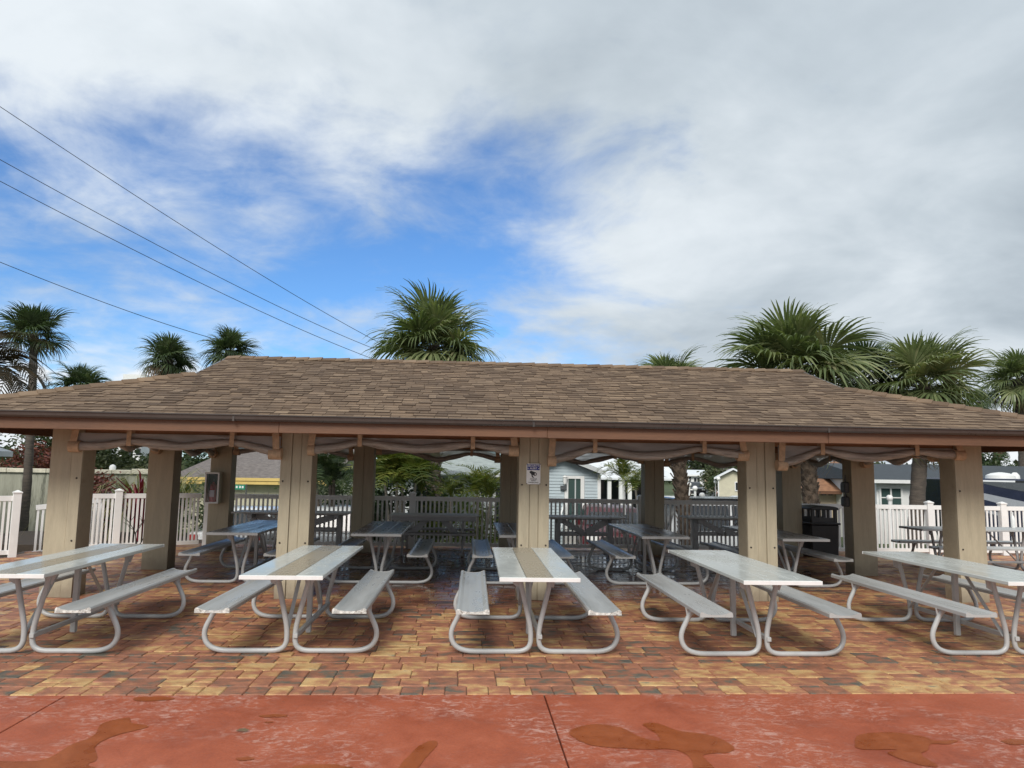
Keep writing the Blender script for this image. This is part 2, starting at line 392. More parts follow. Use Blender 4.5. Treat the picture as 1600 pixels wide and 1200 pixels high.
M['greywood'] = mat('dark_grey_painted_wood', (0.36, 0.36, 0.365), 0.55, vary=0.2, vscale=2, bump=0.25, streak=(0.6, 4, 4))
M['fence'] = mat('white_vinyl_fence', (0.80, 0.80, 0.79), 0.42, vary=0.05, vscale=1.5, dirt=((0.5, 0.5, 0.46), 3.0, 0.62, 0.4))
M['bark'] = mat('palm_bark', (0.085, 0.070, 0.057), 0.9, vary=0.5, vscale=5, bump=1.0, bscale=12, streak=(1, 1, 5))
M['boot'] = mat('palm_boot_bark', (0.085, 0.062, 0.044), 0.9, vary=0.55, vscale=9, bump=1.0, bscale=24)
M['palebark'] = mat('pale_bark', (0.235, 0.215, 0.185), 0.9, vary=0.25, vscale=4, bump=0.7, bscale=16, streak=(1, 1, 7))
M['stem'] = mat('bare_stem', (0.03, 0.024, 0.02), 0.8)
M['black'] = mat('black_plastic', (0.016, 0.016, 0.018), 0.45, vary=0.3)
M['wood_top'] = mat('pale_grey_table_top', (0.46, 0.46, 0.45), 0.45, vary=0.15, vscale=2, streak=(0.6, 4, 4))  # top planks paler than the legs
M['grey_reflect'] = mat('painted_grey_reflection', (0.075, 0.085, 0.095), 0.25, vary=0.05)  # reflection on the motorhome side, painted in as dark grey
M['white'] = mat('white_paint', (0.76, 0.77, 0.76), 0.5, vary=0.06)
M['cream'] = mat('cream_wall', (0.56, 0.53, 0.40), 0.8, vary=0.1)
M['yellow'] = mat('yellow_fascia', (0.66, 0.48, 0.16), 0.6, vary=0.1)
M['blueside'] = mat('pale_blue_siding', (0.44, 0.52, 0.56), 0.6, vary=0.06, objrand=0.05)
M['paleside'] = mat('pale_grey_siding', (0.52, 0.55, 0.56), 0.6, vary=0.06)
M['roofgrey'] = mat('grey_brown_shingle_roof', (0.165, 0.145, 0.135), 0.9, vary=0.4, vscale=6, streak=(1, 1, 3), bump=0.5, bscale=16)
M['roofgreen'] = mat('pale_green_shingle_roof', (0.30, 0.335, 0.32), 0.9, vary=0.28, vscale=5, streak=(1, 1, 3), bump=0.4, bscale=14)
M['roofbrown'] = mat('brown_shingle_roof', (0.26, 0.135, 0.075), 0.9, vary=0.35, vscale=4, bump=0.4)
M['roofdark'] = mat('slate_shingle_roof', (0.050, 0.060, 0.070), 0.85, vary=0.35, vscale=7, streak=(1, 1, 4), bump=0.4)
M['roofwhite'] = mat('white_metal_roof', (0.72, 0.75, 0.77), 0.4, vary=0.06)
M['stainwall'] = mat('stained_block_wall', (0.33, 0.33, 0.265), 0.9, vary=0.2, vscale=2.0, streak=(2.5, 2.5, 0.35), dirt=((0.07, 0.075, 0.055), 2.4, 0.50, 0.75))
M['cap'] = mat('wall_cap', (0.58, 0.55, 0.44), 0.85, vary=0.25, vscale=4)
M['tanwall'] = mat('tan_stucco_wall', (0.44, 0.36, 0.26), 0.85, vary=0.1)
M['asphalt'] = mat('asphalt', (0.075, 0.076, 0.080), 0.75, vary=0.25, vscale=0.5, bump=0.3, bscale=60)
M['soil'] = mat('mulch', (0.045, 0.032, 0.023), 0.95, vary=0.4, vscale=5, bump=0.8, bscale=30)
M['grass'] = mat('grass_ground', (0.062, 0.085, 0.030), 0.95, vary=0.45, vscale=0.6, bump=0.6, bscale=30)
M['gravel'] = mat('concrete_drive', (0.34, 0.335, 0.32), 0.9, vary=0.15, vscale=0.7)
M['glass'] = mat_glass('dark_glass'); M['glass_g'] = mat_glass('green_glass', (0.05, 0.085, 0.08))
M['navy'] = mat('navy_gelcoat', (0.010, 0.014, 0.040), 0.18, vary=0.1, coat=0.6)
M['silver'] = mat('silver_stripe', (0.28, 0.30, 0.33), 0.25, vary=0.05)
M['carwhite'] = mat('white_car_paint', (0.70, 0.72, 0.73), 0.25, vary=0.03, coat=0.6)
M['carred'] = mat('dark_red_car_paint', (0.075, 0.006, 0.009), 0.35, vary=0.05, coat=0.1)
M['carblack'] = mat('black_car_paint', (0.014, 0.015, 0.018), 0.2, vary=0.05, coat=0.6)
M['cartan'] = mat('rose_car_paint', (0.40, 0.26, 0.23), 0.3, vary=0.05, coat=0.5)
M['rubber'] = mat('tyre_rubber', (0.018, 0.018, 0.018), 0.85)
M['rim'] = mat('wheel_rim', (0.42, 0.43, 0.44), 0.3, metal=0.8)
M['red'] = mat('red_enamel', (0.42, 0.02, 0.03), 0.3, vary=0.1)
M['tail'] = mat('tail_lamp_red', (0.35, 0.02, 0.02), 0.2)
M['steel'] = mat('grey_meter_box', (0.075, 0.082, 0.088), 0.5)
M['wire'] = mat('black_cable', (0.012, 0.012, 0.013), 0.7)
M['signwhite'] = mat('sign_white', (0.78, 0.79, 0.78), 0.4, vary=0.04)
M['signblue'] = mat('sign_blue', (0.022, 0.035, 0.23), 0.4, vary=0.04)
M['ink'] = mat('sign_ink', (0.014, 0.014, 0.016), 0.5)
M['green'] = mat('street_sign_green', (0.0, 0.22, 0.13), 0.4)
M['globe'] = mat('opal_globe', (0.85, 0.85, 0.83), 0.25, vary=0.02)
M['bolt'] = mat('rusty_bolt', (0.03, 0.022, 0.018), 0.6)
M['sabal'] = mat_leaf('sabal_leaf', [(0.045, 0.060, 0.030), (0.085, 0.115, 0.052), (0.14, 0.18, 0.080), (0.24, 0.27, 0.13), (0.36, 0.35, 0.20)], 0.36, 0.3)
M['sabaldark'] = mat_leaf('sabal_dark_leaf', [(0.026, 0.042, 0.024), (0.048, 0.075, 0.036), (0.078, 0.112, 0.050), (0.14, 0.17, 0.08)], 0.4, 0.25)
M['deadleaf'] = mat_leaf('dead_frond', [(0.075, 0.048, 0.028), (0.13, 0.09, 0.05), (0.20, 0.145, 0.085)], 0.7, 0.2)
M['areca'] = mat_leaf('areca_leaf', [(0.030, 0.055, 0.012), (0.075, 0.115, 0.022), (0.15, 0.18, 0.035), (0.25, 0.245, 0.055)], 0.42, 0.35)
M['fern'] = mat_leaf('deep_green_leaf', [(0.014, 0.030, 0.012), (0.028, 0.052, 0.018), (0.05, 0.080, 0.026), (0.085, 0.105, 0.045)], 0.5, 0.25)
M['treeleaf'] = mat_leaf('tree_leaf', [(0.022, 0.036, 0.016), (0.042, 0.062, 0.026), (0.072, 0.09, 0.040), (0.11, 0.12, 0.06)], 0.6, 0.25)
M['redleaf'] = mat_leaf('red_leaf', [(0.035, 0.03, 0.022), (0.11, 0.035, 0.028), (0.22, 0.075, 0.055), (0.33, 0.16, 0.12)], 0.5, 0.25)
M['cordy'] = mat_leaf('magenta_leaf', [(0.09, 0.012, 0.022), (0.22, 0.022, 0.045), (0.30, 0.055, 0.07)], 0.4, 0.25)
M['strawgrass'] = mat_leaf('straw_grass', [(0.06, 0.085, 0.025), (0.14, 0.155, 0.05), (0.27, 0.25, 0.12), (0.40, 0.36, 0.21)], 0.55, 0.3)
M['feather'] = mat_leaf('bronze_feather_leaf', [(0.022, 0.022, 0.012), (0.045, 0.036, 0.018), (0.085, 0.058, 0.03)], 0.6, 0.2)

# ------------------------------------------------------------------ ground, deck, paving
LOW = -0.9      # the park behind lies lower than the raised deck
g = MB(); g.face([(-1500, -600, LOW), (1500, -600, LOW), (1500, 2400, LOW), (-1500, 2400, LOW)])
tag(g.build('ground', M['grass']), kind='structure')
# road running away from the deck between the homes, and the drive behind the fence
g = MB(); rp = [p[:2] for p in ((14.776, 47.453, -0.888), (18.696, 48.290, -0.888), (27.711, 73.196, -0.888), (35.534, 99.460, -0.888), (41.256, 122.827, -0.888), (37.543, 120.757, -0.888), (29.954, 96.920, -0.888), (22.449, 71.432, -0.888))]
g.face([(x, y, LOW + 0.012) for x, y in rp]); tag(g.build('road', M['asphalt']), kind='structure')
g = MB(); g.face([(-14, 17.4, LOW + 0.006), (30, 17.4, LOW + 0.006), (30, 21.2, LOW + 0.006), (-14, 21.2, LOW + 0.006)])
tag(g.build('drive', M['gravel']), kind='structure')
edge = [(-16, -15), (18, -15), (18, 16.45), (-6.2, 16.45), (-8.35, 14.75), (-8.2, 13.95), (-10.3, 12.55), (-16, 12.55)]
g = MB(); g.prism(edge, 'z', LOW - 0.1, -0.062)
tag(g.build('deck_base', M['gravel']), kind='structure')
tag(MB().box(-11.5, -3.2, 16.9, 20.2, LOW - 0.05, -0.12).build('planting_bed', M['soil']), kind='structure')
deck = thing('concrete_deck', None, None)
tag(deck, kind='structure')
xs = [-16.0, -6.30, -2.86, 0.62, 4.66, 8.4, 18.0]
for a, b in zip(xs[:-1], xs[1:]):
    MB().box(a + 0.005, b - 0.005, -15, 5.74, -0.06, 0.0).build('concrete_slab', M['concrete'], deck, bevel=0.004)
bed = MB().prism([(-15.99, 5.75), (17.99, 5.75), (17.99, 16.44), (-6.2, 16.44), (-8.34, 14.74), (-8.19, 13.94), (-10.29, 12.54), (-15.99, 12.54)], 'z', -0.058, -0.012).build('paving', M['sand']); tag(bed, kind='structure')

def smooth_closed(pts, n=7):
    out = []; m = len(pts)
    for i in range(m):
        p0, p1, p2, p3 = (Vector(pts[(i + k - 1) % m]) for k in range(4))
        for j in range(n):
            t = j / n
            out.append(0.5 * ((2 * p1) + (p2 - p0) * t + (2 * p0 - 5 * p1 + 4 * p2 - p3) * t * t + (3 * p1 - p0 - 3 * p2 + p3) * t ** 3))
    return out
def ell(cx, cy, rx, ry, seed, n=12):
    r = random.Random(seed)
    return [(cx + rx * math.cos(2 * math.pi * i / n) * r.uniform(0.75, 1.1), cy + ry * math.sin(2 * math.pi * i / n) * r.uniform(0.7, 1.15), 0) for i in range(n)]
puddles = [
    [(-2.780, 4.509, 0.000), (-2.377, 4.529, 0.000), (-2.321, 4.760, 0.000), (-2.265, 4.918, -0.000), (-2.316, 5.137, 0.000), (-2.203, 5.247, -0.000), (-2.135, 5.147, 0.000), (-1.999, 5.074, 0.000), (-2.133, 4.916, 0.000), (-2.167, 4.747, 0.000), (-2.065, 4.551, 0.000), (-2.073, 4.460, 0.000), (-1.967, 4.370, 0.000), (-2.012, 4.100, 0.000), (-2.584, 4.113, 0.000)],
    [(0.697, 4.908, 0.000), (0.779, 5.036, -0.000), (0.915, 5.083, -0.000), (1.058, 5.008, 0.000), (1.139, 4.845, 0.000), (1.245, 4.777, 0.000), (1.255, 4.911, 0.000), (1.212, 5.080, 0.000), (1.318, 5.091, 0.000), (1.419, 4.956, 0.000), (1.608, 4.860, -0.000), (1.682, 4.673, -0.000), (1.617, 4.581, 0.000), (1.455, 4.544, 0.000), (1.450, 4.391, 0.000), (1.447, 4.140, 0.000), (1.272, 4.143, 0.000), (1.356, 4.449, 0.000), (1.304, 4.627, 0.000), (1.091, 4.641, 0.000), (0.808, 4.709, 0.000)],
    [(2.488, 4.735, 0.000), (2.599, 4.869, 0.000), (2.833, 4.900, 0.000), (2.983, 4.828, -0.000), (3.025, 4.748, 0.000), (3.175, 4.757, 0.000), (3.081, 4.693, 0.000), (2.961, 4.695, -0.000), (2.879, 4.600, 0.000), (2.787, 4.520, 0.000), (2.774, 4.347, 0.000), (2.663, 4.387, 0.000), (2.593, 4.544, 0.000), (2.677, 4.604, -0.000), (2.461, 4.618, 0.000)],
    [(-0.361, 4.286, 0.000), (-0.272, 4.655, 0.000), (-0.187, 4.799, 0.000), (-0.138, 4.745, 0.000), (-0.203, 4.516, 0.000), (-0.272, 4.259, 0.000)],
]
names = ['long wet puddle stain at bottom left of the red concrete', 'large forked puddle stain just right of the concrete joint', 'oval puddle stain with a tail on the right of the red concrete', 'narrow slanting puddle stain left of the concrete joint']
for px, lab in zip(puddles, names):
    poly = smooth_closed([(p[0], p[1], 0.003) for p in px])
    cxy = sum((Vector(p) for p in poly), Vector()) / len(poly); g2 = random.Random(len(lab)); ring = []
    for i, p in enumerate(poly):
        tv = (Vector(poly[(i + 1) % len(poly)]) - Vector(poly[i - 1])).normalized(); nv = Vector((tv.y, -tv.x, 0))
        ring.append(Vector(p) + nv * (0.012 + 0.018 * mnoise.noise(Vector((p[0] * 9, p[1] * 9, 3)))))
    fr_ = [Vector((p[0], p[1], 0.0015)) for p in ring]
    o = MB().face([Vector((p[0] + 0.006 * mnoise.noise(Vector((p[0] * 30, p[1] * 30, 1))), p[1] + 0.006 * mnoise.noise(Vector((p[0] * 30, p[1] * 30, 8))), 0.003)) for p in poly]).build('puddle', M['wet']); MB().face(fr_).build('damp_fringe', M['damp'], o); tag(o, lab, 'puddle', 'puddles on the red concrete', 'structure')
pe = [((-2.215, 5.657, 0.000), 0.15, 0.055), ((-1.259, 5.274, -0.000), 0.10, 0.035), ((-0.781, 4.399, 0.000), 0.17, 0.05), ((-1.229, 4.535, 0.000), 0.055, 0.03), ((3.547, 4.718, 0.000), 0.12, 0.05), ((-1.260, 5.148, -0.000), 0.03, 0.012)]
for i, (c, rx, ry) in enumerate(pe):
    o = MB().face(smooth_closed([(x, y, 0.003) for x, y, z in ell(c[0], c[1], rx, ry, i)], 3)).build('puddle', M['wet'])
    tag(o, 'small round damp spot drying on the red concrete', 'puddle', 'small damp spots on the red concrete', 'structure')
lf = MB(); c = (-1.381, 4.972, 0.000)
lf.face([(-0.04, 0, 0.006), (-0.015, -0.012, 0.012), (0.025, -0.008, 0.006), (0.045, 0.004, 0.014), (0.015, 0.014, 0.02), (-0.02, 0.012, 0.018)]); lf.shift((c[0], c[1], 0))
tag(lf.build('dead_leaf', M['deadleaf']), 'small curled brown leaf lying on the red concrete', 'leaf')

# pavers: a course of equal bricks on edge to the concrete, then random ashlar bands
rng = random.Random(11); U = 0.0762; J = 0.004
pav = []    # x0,x1,y0,y1
x = -16.0
while x < 17.9:
    pav.append((x, x + 2.17 * U, 5.755, 5.755 + 2.8 * U)); x += 2.17 * U
y = 5.755 + 2.8 * U; band = 0
while y < 16.38:
    d = rng.choice([3, 3, 2, 3, 2, 3]) * U
    if y + d > 16.42: d = 16.42 - y
    x = -16.0 - rng.random() * 0.3; hold = 0
    while x < 17.9:
        wd = rng.choice([2, 3, 3, 4, 4, 5] if d > 2.5 * U else [2, 3, 3, 4]) * U
        if d > 2.5 * U and rng.random() < 0.13:      # a pair of thin ones sharing the band
            h = d * 0.5; pav.append((x, x + wd, y, y + h)); pav.append((x, x + wd, y + h, y + d))
        else: pav.append((x, x + wd, y, y + d))
        x += wd
    y += d; band += 1
def on_deck(q):
    x, y = q[0], q[3]
    return y < 12.5 or (y < 13.9 and x > -8.2 - (13.9 - y) * 1.5) or (13.9 <= y < 14.75 and x > -8.2) or (y >= 14.75 and x > -8.3 + (y - 14.75) * 1.25)
pav = [q for q in pav if on_deck(q)]
def seen(q):
    cx, cy = (q[0] + q[1]) / 2, (q[2] + q[3]) / 2
    return -0.66 * cy - 0.2 < cx < 0.80 * cy + 0.3
inview = [q for q in pav if seen(q)]
inview.sort(key=lambda q: q[2] + 0.02 * abs(q[0]))
near = inview[:300]; ns = set(near)
cache = {}
def paver_mesh(wd, d):
    k = (round(wd, 3), round(d, 3))
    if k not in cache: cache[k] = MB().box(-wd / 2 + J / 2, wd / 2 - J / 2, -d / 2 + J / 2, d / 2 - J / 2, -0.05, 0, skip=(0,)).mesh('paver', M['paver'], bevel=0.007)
    return cache[k]
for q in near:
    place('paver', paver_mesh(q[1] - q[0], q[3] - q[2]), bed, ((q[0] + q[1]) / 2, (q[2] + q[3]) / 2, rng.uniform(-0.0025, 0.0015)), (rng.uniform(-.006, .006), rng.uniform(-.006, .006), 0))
f = MB()
for q in pav:
    if q in ns: continue
    z = rng.uniform(-0.0025, 0.0015); e = 0.006; b = J / 2
    x0, x1, y0, y1 = q[0] + b, q[1] - b, q[2] + b, q[3] - b; zt = [z + rng.uniform(-.0012, .0012) for _ in range(4)]
    b0 = len(f.v)
    f.v += [(x0, y0, z - 0.03), (x1, y0, z - 0.03), (x1, y1, z - 0.03), (x0, y1, z - 0.03), (x0, y0, z - 0.006), (x1, y0, z - 0.006), (x1, y1, z - 0.006), (x0, y1, z - 0.006),
            (x0 + e, y0 + e, zt[0]), (x1 - e, y0 + e, zt[1]), (x1 - e, y1 - e, zt[2]), (x0 + e, y1 - e, zt[3])]
    for r0 in (0, 4):
        for k in range(4): f.f.append((b0 + r0 + k, b0 + r0 + (k + 1) % 4, b0 + r0 + 4 + (k + 1) % 4, b0 + r0 + 4 + k))
    f.f.append((b0 + 8, b0 + 9, b0 + 10, b0 + 11))
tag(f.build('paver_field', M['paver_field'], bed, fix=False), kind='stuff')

# ------------------------------------------------------------------ pavilion
YF, YB = 9.75, 14.95           # front faces of the first and last rows of columns
CS = 0.40
X0, X1, YE0, YE1 = -6.3, 8.1, 8.75, 16.15     # eaves
ZE, SL = 2.275, 0.325
YR = (YE0 + YE1) / 2; QK = 2.27                # gablet starts this far in from the eave
XK0, XK1 = X0 + QK, X1 - QK
ZR = ZE + SL * (YR - YE0); ZK = ZE + SL * QK
pav_t = thing('picnic_pavilion', 'long open tan pavilion with brown shingled hip roof over picnic tables', 'pavilion', (0.9, 12.45, 0))
def column(cx, yf, style, ztop=2.2, dep=0.32):
    c = MB().box(cx - CS / 2, cx + CS / 2, yf, yf + dep, -0.01, ztop)
    o = c.build('column', M['col_side'], pav_t, world=True, bevel=0.006)
    fr = -CS / 2; yo = yf - 0.022
    if style == 'three': bs = [(0, 0.148, 0.026), (0.155, 0.275, 0.008), (0.282, 0.43, 0.026)]
    elif style == 'wide_left': bs = [(0, 0.281, 0.010), (0.288, 0.43, 0.026)]
    elif style == 'wide_right': bs = [(0, 0.142, 0.026), (0.149, 0.43, 0.010)]
    elif style == 'plain': bs = [(0, 0.43, 0.010)]
    else: bs = [(0, 0.212, 0.02), (0.218, 0.43, 0.02)]
    for a, b, th in bs:
        a *= CS / 0.43; b *= CS / 0.43
        MB().box(cx + fr + a, cx + fr + b, yf - th, yf - 0.0005, 0.0, ztop - 0.01).build('board', M['col'], o, world=True, bevel=0.003)
    if style in ('three', 'wide_left', 'wide_right'):
        bx = [-0.160, 0.160] if style == 'three' else ([0.150] if style == 'wide_left' else [-0.150])
        for z in (0.70, 1.48):
            for q in bx:
                k = MB().lathe([(0.012, 0), (0.012, 0.006), (0.006, 0.01)], n=8); k.v = [(a, -c2, b2) for a, b2, c2 in k.v]
                k.shift((cx + q, yf - 0.0262, z)); k.build('bolt', M['bolt'], o, world=True)
    return o
FX = [-5.08, -2.20, 0.89, 3.945, 6.855]
for x, st in zip(FX, ['wide_left', 'three', 'three', 'three', 'wide_right']): column(x, YF, st)
column(-4.93, 12.3, 'plain'); column(6.71, 12.2, 'plain', 2.2, 0.30)
BX = [-4.84, -2.05, 0.89, 3.83, 6.70]
for x, st in zip(BX, ['plain', 'two', 'two', 'two', 'plain']): column(x, YB, st)
# header beams between columns, fascia, soffit
def part(mb, name, m, par=None, **k): return mb.build(name, M[m], par or pav_t, world=True, **k)
for a, b in zip(FX[:-1], FX[1:]): part(MB().box(a + CS / 2, b - CS / 2, YF - 0.012, YF + 0.12, 2.04, 2.2), 'header_beam', 'header', bevel=0.004)
for a, b in zip(BX[:-1], BX[1:]): part(MB().box(a + CS / 2, b - CS / 2, YB + 0.12, YB + 0.26, 2.03, 2.2), 'header_beam', 'header', bevel=0.004)
for xs_, ys_ in ((-4.97, 1), (6.74, 1)):
    part(MB().box(xs_ - 0.07, xs_ + 0.07, YF + CS, 12.2, 2.03, 2.2), 'header_beam', 'header'); part(MB().box(xs_ - 0.07, xs_ + 0.07, 12.74, YB, 2.03, 2.2), 'header_beam', 'header')
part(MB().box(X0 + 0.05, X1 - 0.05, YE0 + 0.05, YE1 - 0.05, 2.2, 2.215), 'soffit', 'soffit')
fz0, fz1 = 2.055, 2.235
part(MB().box(X0, -2.2, YE0, YE0 + 0.04, fz0, fz1), 'fascia_board', 'fascia', bevel=0.004); part(MB().box(-2.198, 0.95, YE0 - 0.002, YE0 + 0.04, fz0 + 0.002, fz1), 'fascia_board', 'fascia', bevel=0.004)
part(MB().box(0.952, 4.4, YE0, YE0 + 0.04, fz0 - 0.002, fz1), 'fascia_board', 'fascia', bevel=0.004); part(MB().box(4.402, X1, YE0 - 0.001, YE0 + 0.04, fz0, fz1), 'fascia_board', 'fascia', bevel=0.004)
part(MB().box(X0, X1, YE1 - 0.04, YE1, fz0, fz1), 'fascia_board', 'fascia', bevel=0.004)
part(MB().box(X0, X0 + 0.04, YE0 + 0.042, YE1 - 0.042, fz0, fz1), 'fascia_board', 'fascia', bevel=0.004); part(MB().box(X1 - 0.04, X1, YE0 + 0.042, YE1 - 0.042, fz0, fz1), 'fascia_board', 'fascia', bevel=0.004)
gp = [(0, 0.0), (-0.055, 0.0), (-0.075, 0.02), (-0.085, 0.058), (-0.098, 0.062), (-0.098, 0.074), (-0.090, 0.074), (-0.078, 0.066), (-0.068, 0.024), (-0.05, 0.008), (-0.008, 0.008), (-0.008, 0.07), (0, 0.07)]
for a, b in ((X0 - 0.09, -2.7), (-2.697, 3.2), (3.203, X1 + 0.09)):
    part(MB().prism([(YE0 - 0.003 + q[0], 2.185 + q[1]) for q in gp], 'x', a, b), 'gutter', 'gutter')
for a in (0.78, 4.37, -2.7):
    part(MB().box(a - 0.012, a + 0.012, YE0 - 0.088, YE0 - 0.0035, 2.181, 2.2425), 'gutter_joint', 'gutter')
# roof body
rf = MB(); zo = -0.03
def RP(x, y, z): return (x, y, z + zo)
A0, A1, A2, A3 = RP(X0, YE0, ZE), RP(X1, YE0, ZE), RP(X1, YE1, ZE), RP(X0, YE1, ZE)
k0, k1 = RP(XK0, YE0 + QK, ZK), RP(XK1, YE0 + QK, ZK); k2, k3 = RP(XK1, YE1 - QK, ZK), RP(XK0, YE1 - QK, ZK)
r0_, r1_ = RP(XK0, YR, ZR), RP(XK1, YR, ZR)
for fc in ([A0, A1, k1, r1_, r0_, k0], [A2, A3, k3, r0_, r1_, k2], [A3, A0, k0, k3], [A1, A2, k2, k1], [k3, k0, r0_], [k1, k2, r1_]): rf.face(fc)
dz_ = 0.05
rf.face([A0, A3, A2, A1])
roof = part(rf, 'roof', 'shingle_field', fix=False)
# shingles: staggered, of uneven width and thickness, on all four slopes
srng = random.Random(5)
def course_set(length, lim, rows):
    """lim(q) gives the slope's two ends at plan distance q from the eave; yields (row, a, b)"""
    for r in range(rows):
        x = -0.4 * srng.random(); a0 = lim(0)[0]; b0 = lim(0)[1]; x += a0
        while x < b0:
            wd = srng.choice([0.11, 0.14, 0.17, 0.19, 0.22, 0.27]); yield r, x, x + wd; x += wd
cosS = 1 / math.sqrt(1 + SL * SL)
EX = 0.137 * cosS
def shingle_box(mb, ax, q0, q1, xa, xb, lim, th, tf):
    def cl(x, q):
        a, b = lim(q); return min(max(x, a), b)
    if cl(xb, q0) - cl(xa, q0) < 0.02: return False
    nz = cosS; nq = -SL * cosS; p = []
    for h0, h1 in ((0.0, 0.0), (th, 0.004)):
        for q, x, h in ((q0, xa, h0), (q0, xb, h0), (q1, xb, h1), (q1, xa, h1)):
            p.append(tf(cl(x, q), q + nq * h, ZE + SL * q + nz * h - 0.029))
    mb.hexa(p, skip=(0, 4)); mb.butts.append(len(mb.f) - 3); return True
limF = lambda q: (X0 + min(q, QK), X1 - min(q, QK))
tfF = lambda x, q, z: (x, YE0 + q, z)
rows = int((YR - YE0) / EX)
cnt = 0; rest = MB()
vis = lambda x: -6.1 < x < 7.0
for r, xa, xb in course_set(0, limF, rows):
    q0 = r * EX - 0.015; q1 = q0 + EX * 1.3
    if r == rows - 1: q1 = YR - YE0
    th = srng.choice([0.011, 0.014, 0.017, 0.022])
    if cnt < 300 and vis((xa + xb) / 2):
        m = MB()
        if shingle_box(m, 0, q0, q1, xa + 0.003, xb - 0.003, limF, th, tfF):
            cx, cy, cz = ((m.v[0][i] + m.v[2][i]) / 2 for i in range(3))
            m.shift((-cx, -cy, -cz)); o = m.build('shingle', [M['shingle'], M['butt']], roof, fix=False); o.data.polygons[m.butts[0]].material_index = 1
            o.location = Vector((cx, cy, cz)) - pav_t.location; cnt += 1
    else: shingle_box(rest, 0, q0, q1, xa + 0.003, xb - 0.003, limF, th, tfF)
for tf in (lambda x, q, z: (X0 + X1 - x, YE1 - q, z),):
    for r, xa, xb in course_set(0, limF, rows):
        q0 = r * EX - 0.015; shingle_box(rest, 0, q0, q0 + EX * 1.3, xa, xb, limF, srng.choice([0.013, 0.018, 0.026]), tf)
limS = lambda q: (YE0 + min(q, QK), YE1 - min(q, QK))
for tf in (lambda y, q, z: (X0 + q, YE0 + YE1 - y, z), lambda y, q, z: (X1 - q, y, z)):
    for r, xa, xb in course_set(0, limS, int(QK / EX)):
        q0 = r * EX - 0.015; shingle_box(rest, 0, q0, q0 + EX * 1.3, xa, xb, limS, srng.choice([0.013, 0.018, 0.026]), tf)
rest_o = rest.build('shingle_field', [M['shingle_field'], M['butt']], roof, world=True, fix=False); tag(rest_o, kind='stuff')
mi = [0] * len(rest_o.data.polygons)
for i in rest.butts: mi[i] = 1
rest_o.data.polygons.foreach_set('material_index', mi)
# caps on the hips and ridge, boards on the gablet rakes
def cap(p, q, wd, lift, nrm, par):
    p = Vector(p); q = Vector(q); d = (q - p).normalized(); nrm = Vector(nrm); sx = d.cross(nrm).normalized()
    m = MB(); dn = -0.055
    a, b = p + nrm * (0.016 + lift), q + nrm * 0.008
    for s in (1, -1):
        m.hexa([a + sx * s * wd + Vector((0, 0, dn)), a, b, b + sx * s * wd + Vector((0, 0, dn)), a + sx * s * wd + Vector((0, 0, dn + 0.012)), a + nrm * 0.012, b + nrm * 0.012, b + sx * s * wd + Vector((0, 0, dn + 0.012))])
    return m.build('cap_shingle', M['shingle'], par, world=True)
for (ex, ey, kx, ky) in ((X0, YE0, XK0, YE0 + QK), (X1, YE0, XK1, YE0 + QK), (X1, YE1, XK1, YE1 - QK), (X0, YE1, XK0, YE1 - QK)):
    n = 16
    for i in range(n):
        t0, t1 = i / n, min(1, (i + 1.25) / n)
        cap((ex + (kx - ex) * t0, ey + (ky - ey) * t0, ZE + (ZK - ZE) * t0 - 0.005), (ex + (kx - ex) * t1, ey + (ky - ey) * t1, ZE + (ZK - ZE) * t1 - 0.005), 0.10, 0.006 + srng.random() * 0.006, (0, 0, 1), roof)
n = 44
for i in range(n):
    t0, t1 = i / n, min(1, (i + 1.25) / n)
    xa, xb = XK1 + (XK0 - XK1) * t0, XK1 + (XK0 - XK1) * t1
    cap((xa, YR, ZR - 0.012), (xb, YR, ZR - 0.012), 0.13, 0.004 + srng.random() * 0.008, (0, 0, 1), roof)
for xk, s in ((XK0, -1), (XK1, 1)):
    for y0_, z0_ in ((YE0 + QK, ZK), (YE1 - QK, ZK)):
        part(MB().bar((xk + s * 0.005, y0_, z0_ - 0.075), (xk + s * 0.005, YR, ZR - 0.075), 0.03, 0.11), 'rake_board', 'gutter')
    part(MB().bar((xk + s * 0.012, YR, ZK - 0.02), (xk + s * 0.012, YR, ZR - 0.1), 0.6, 0.02, up=(1, 0, 0)), 'gable_vent', 'black')

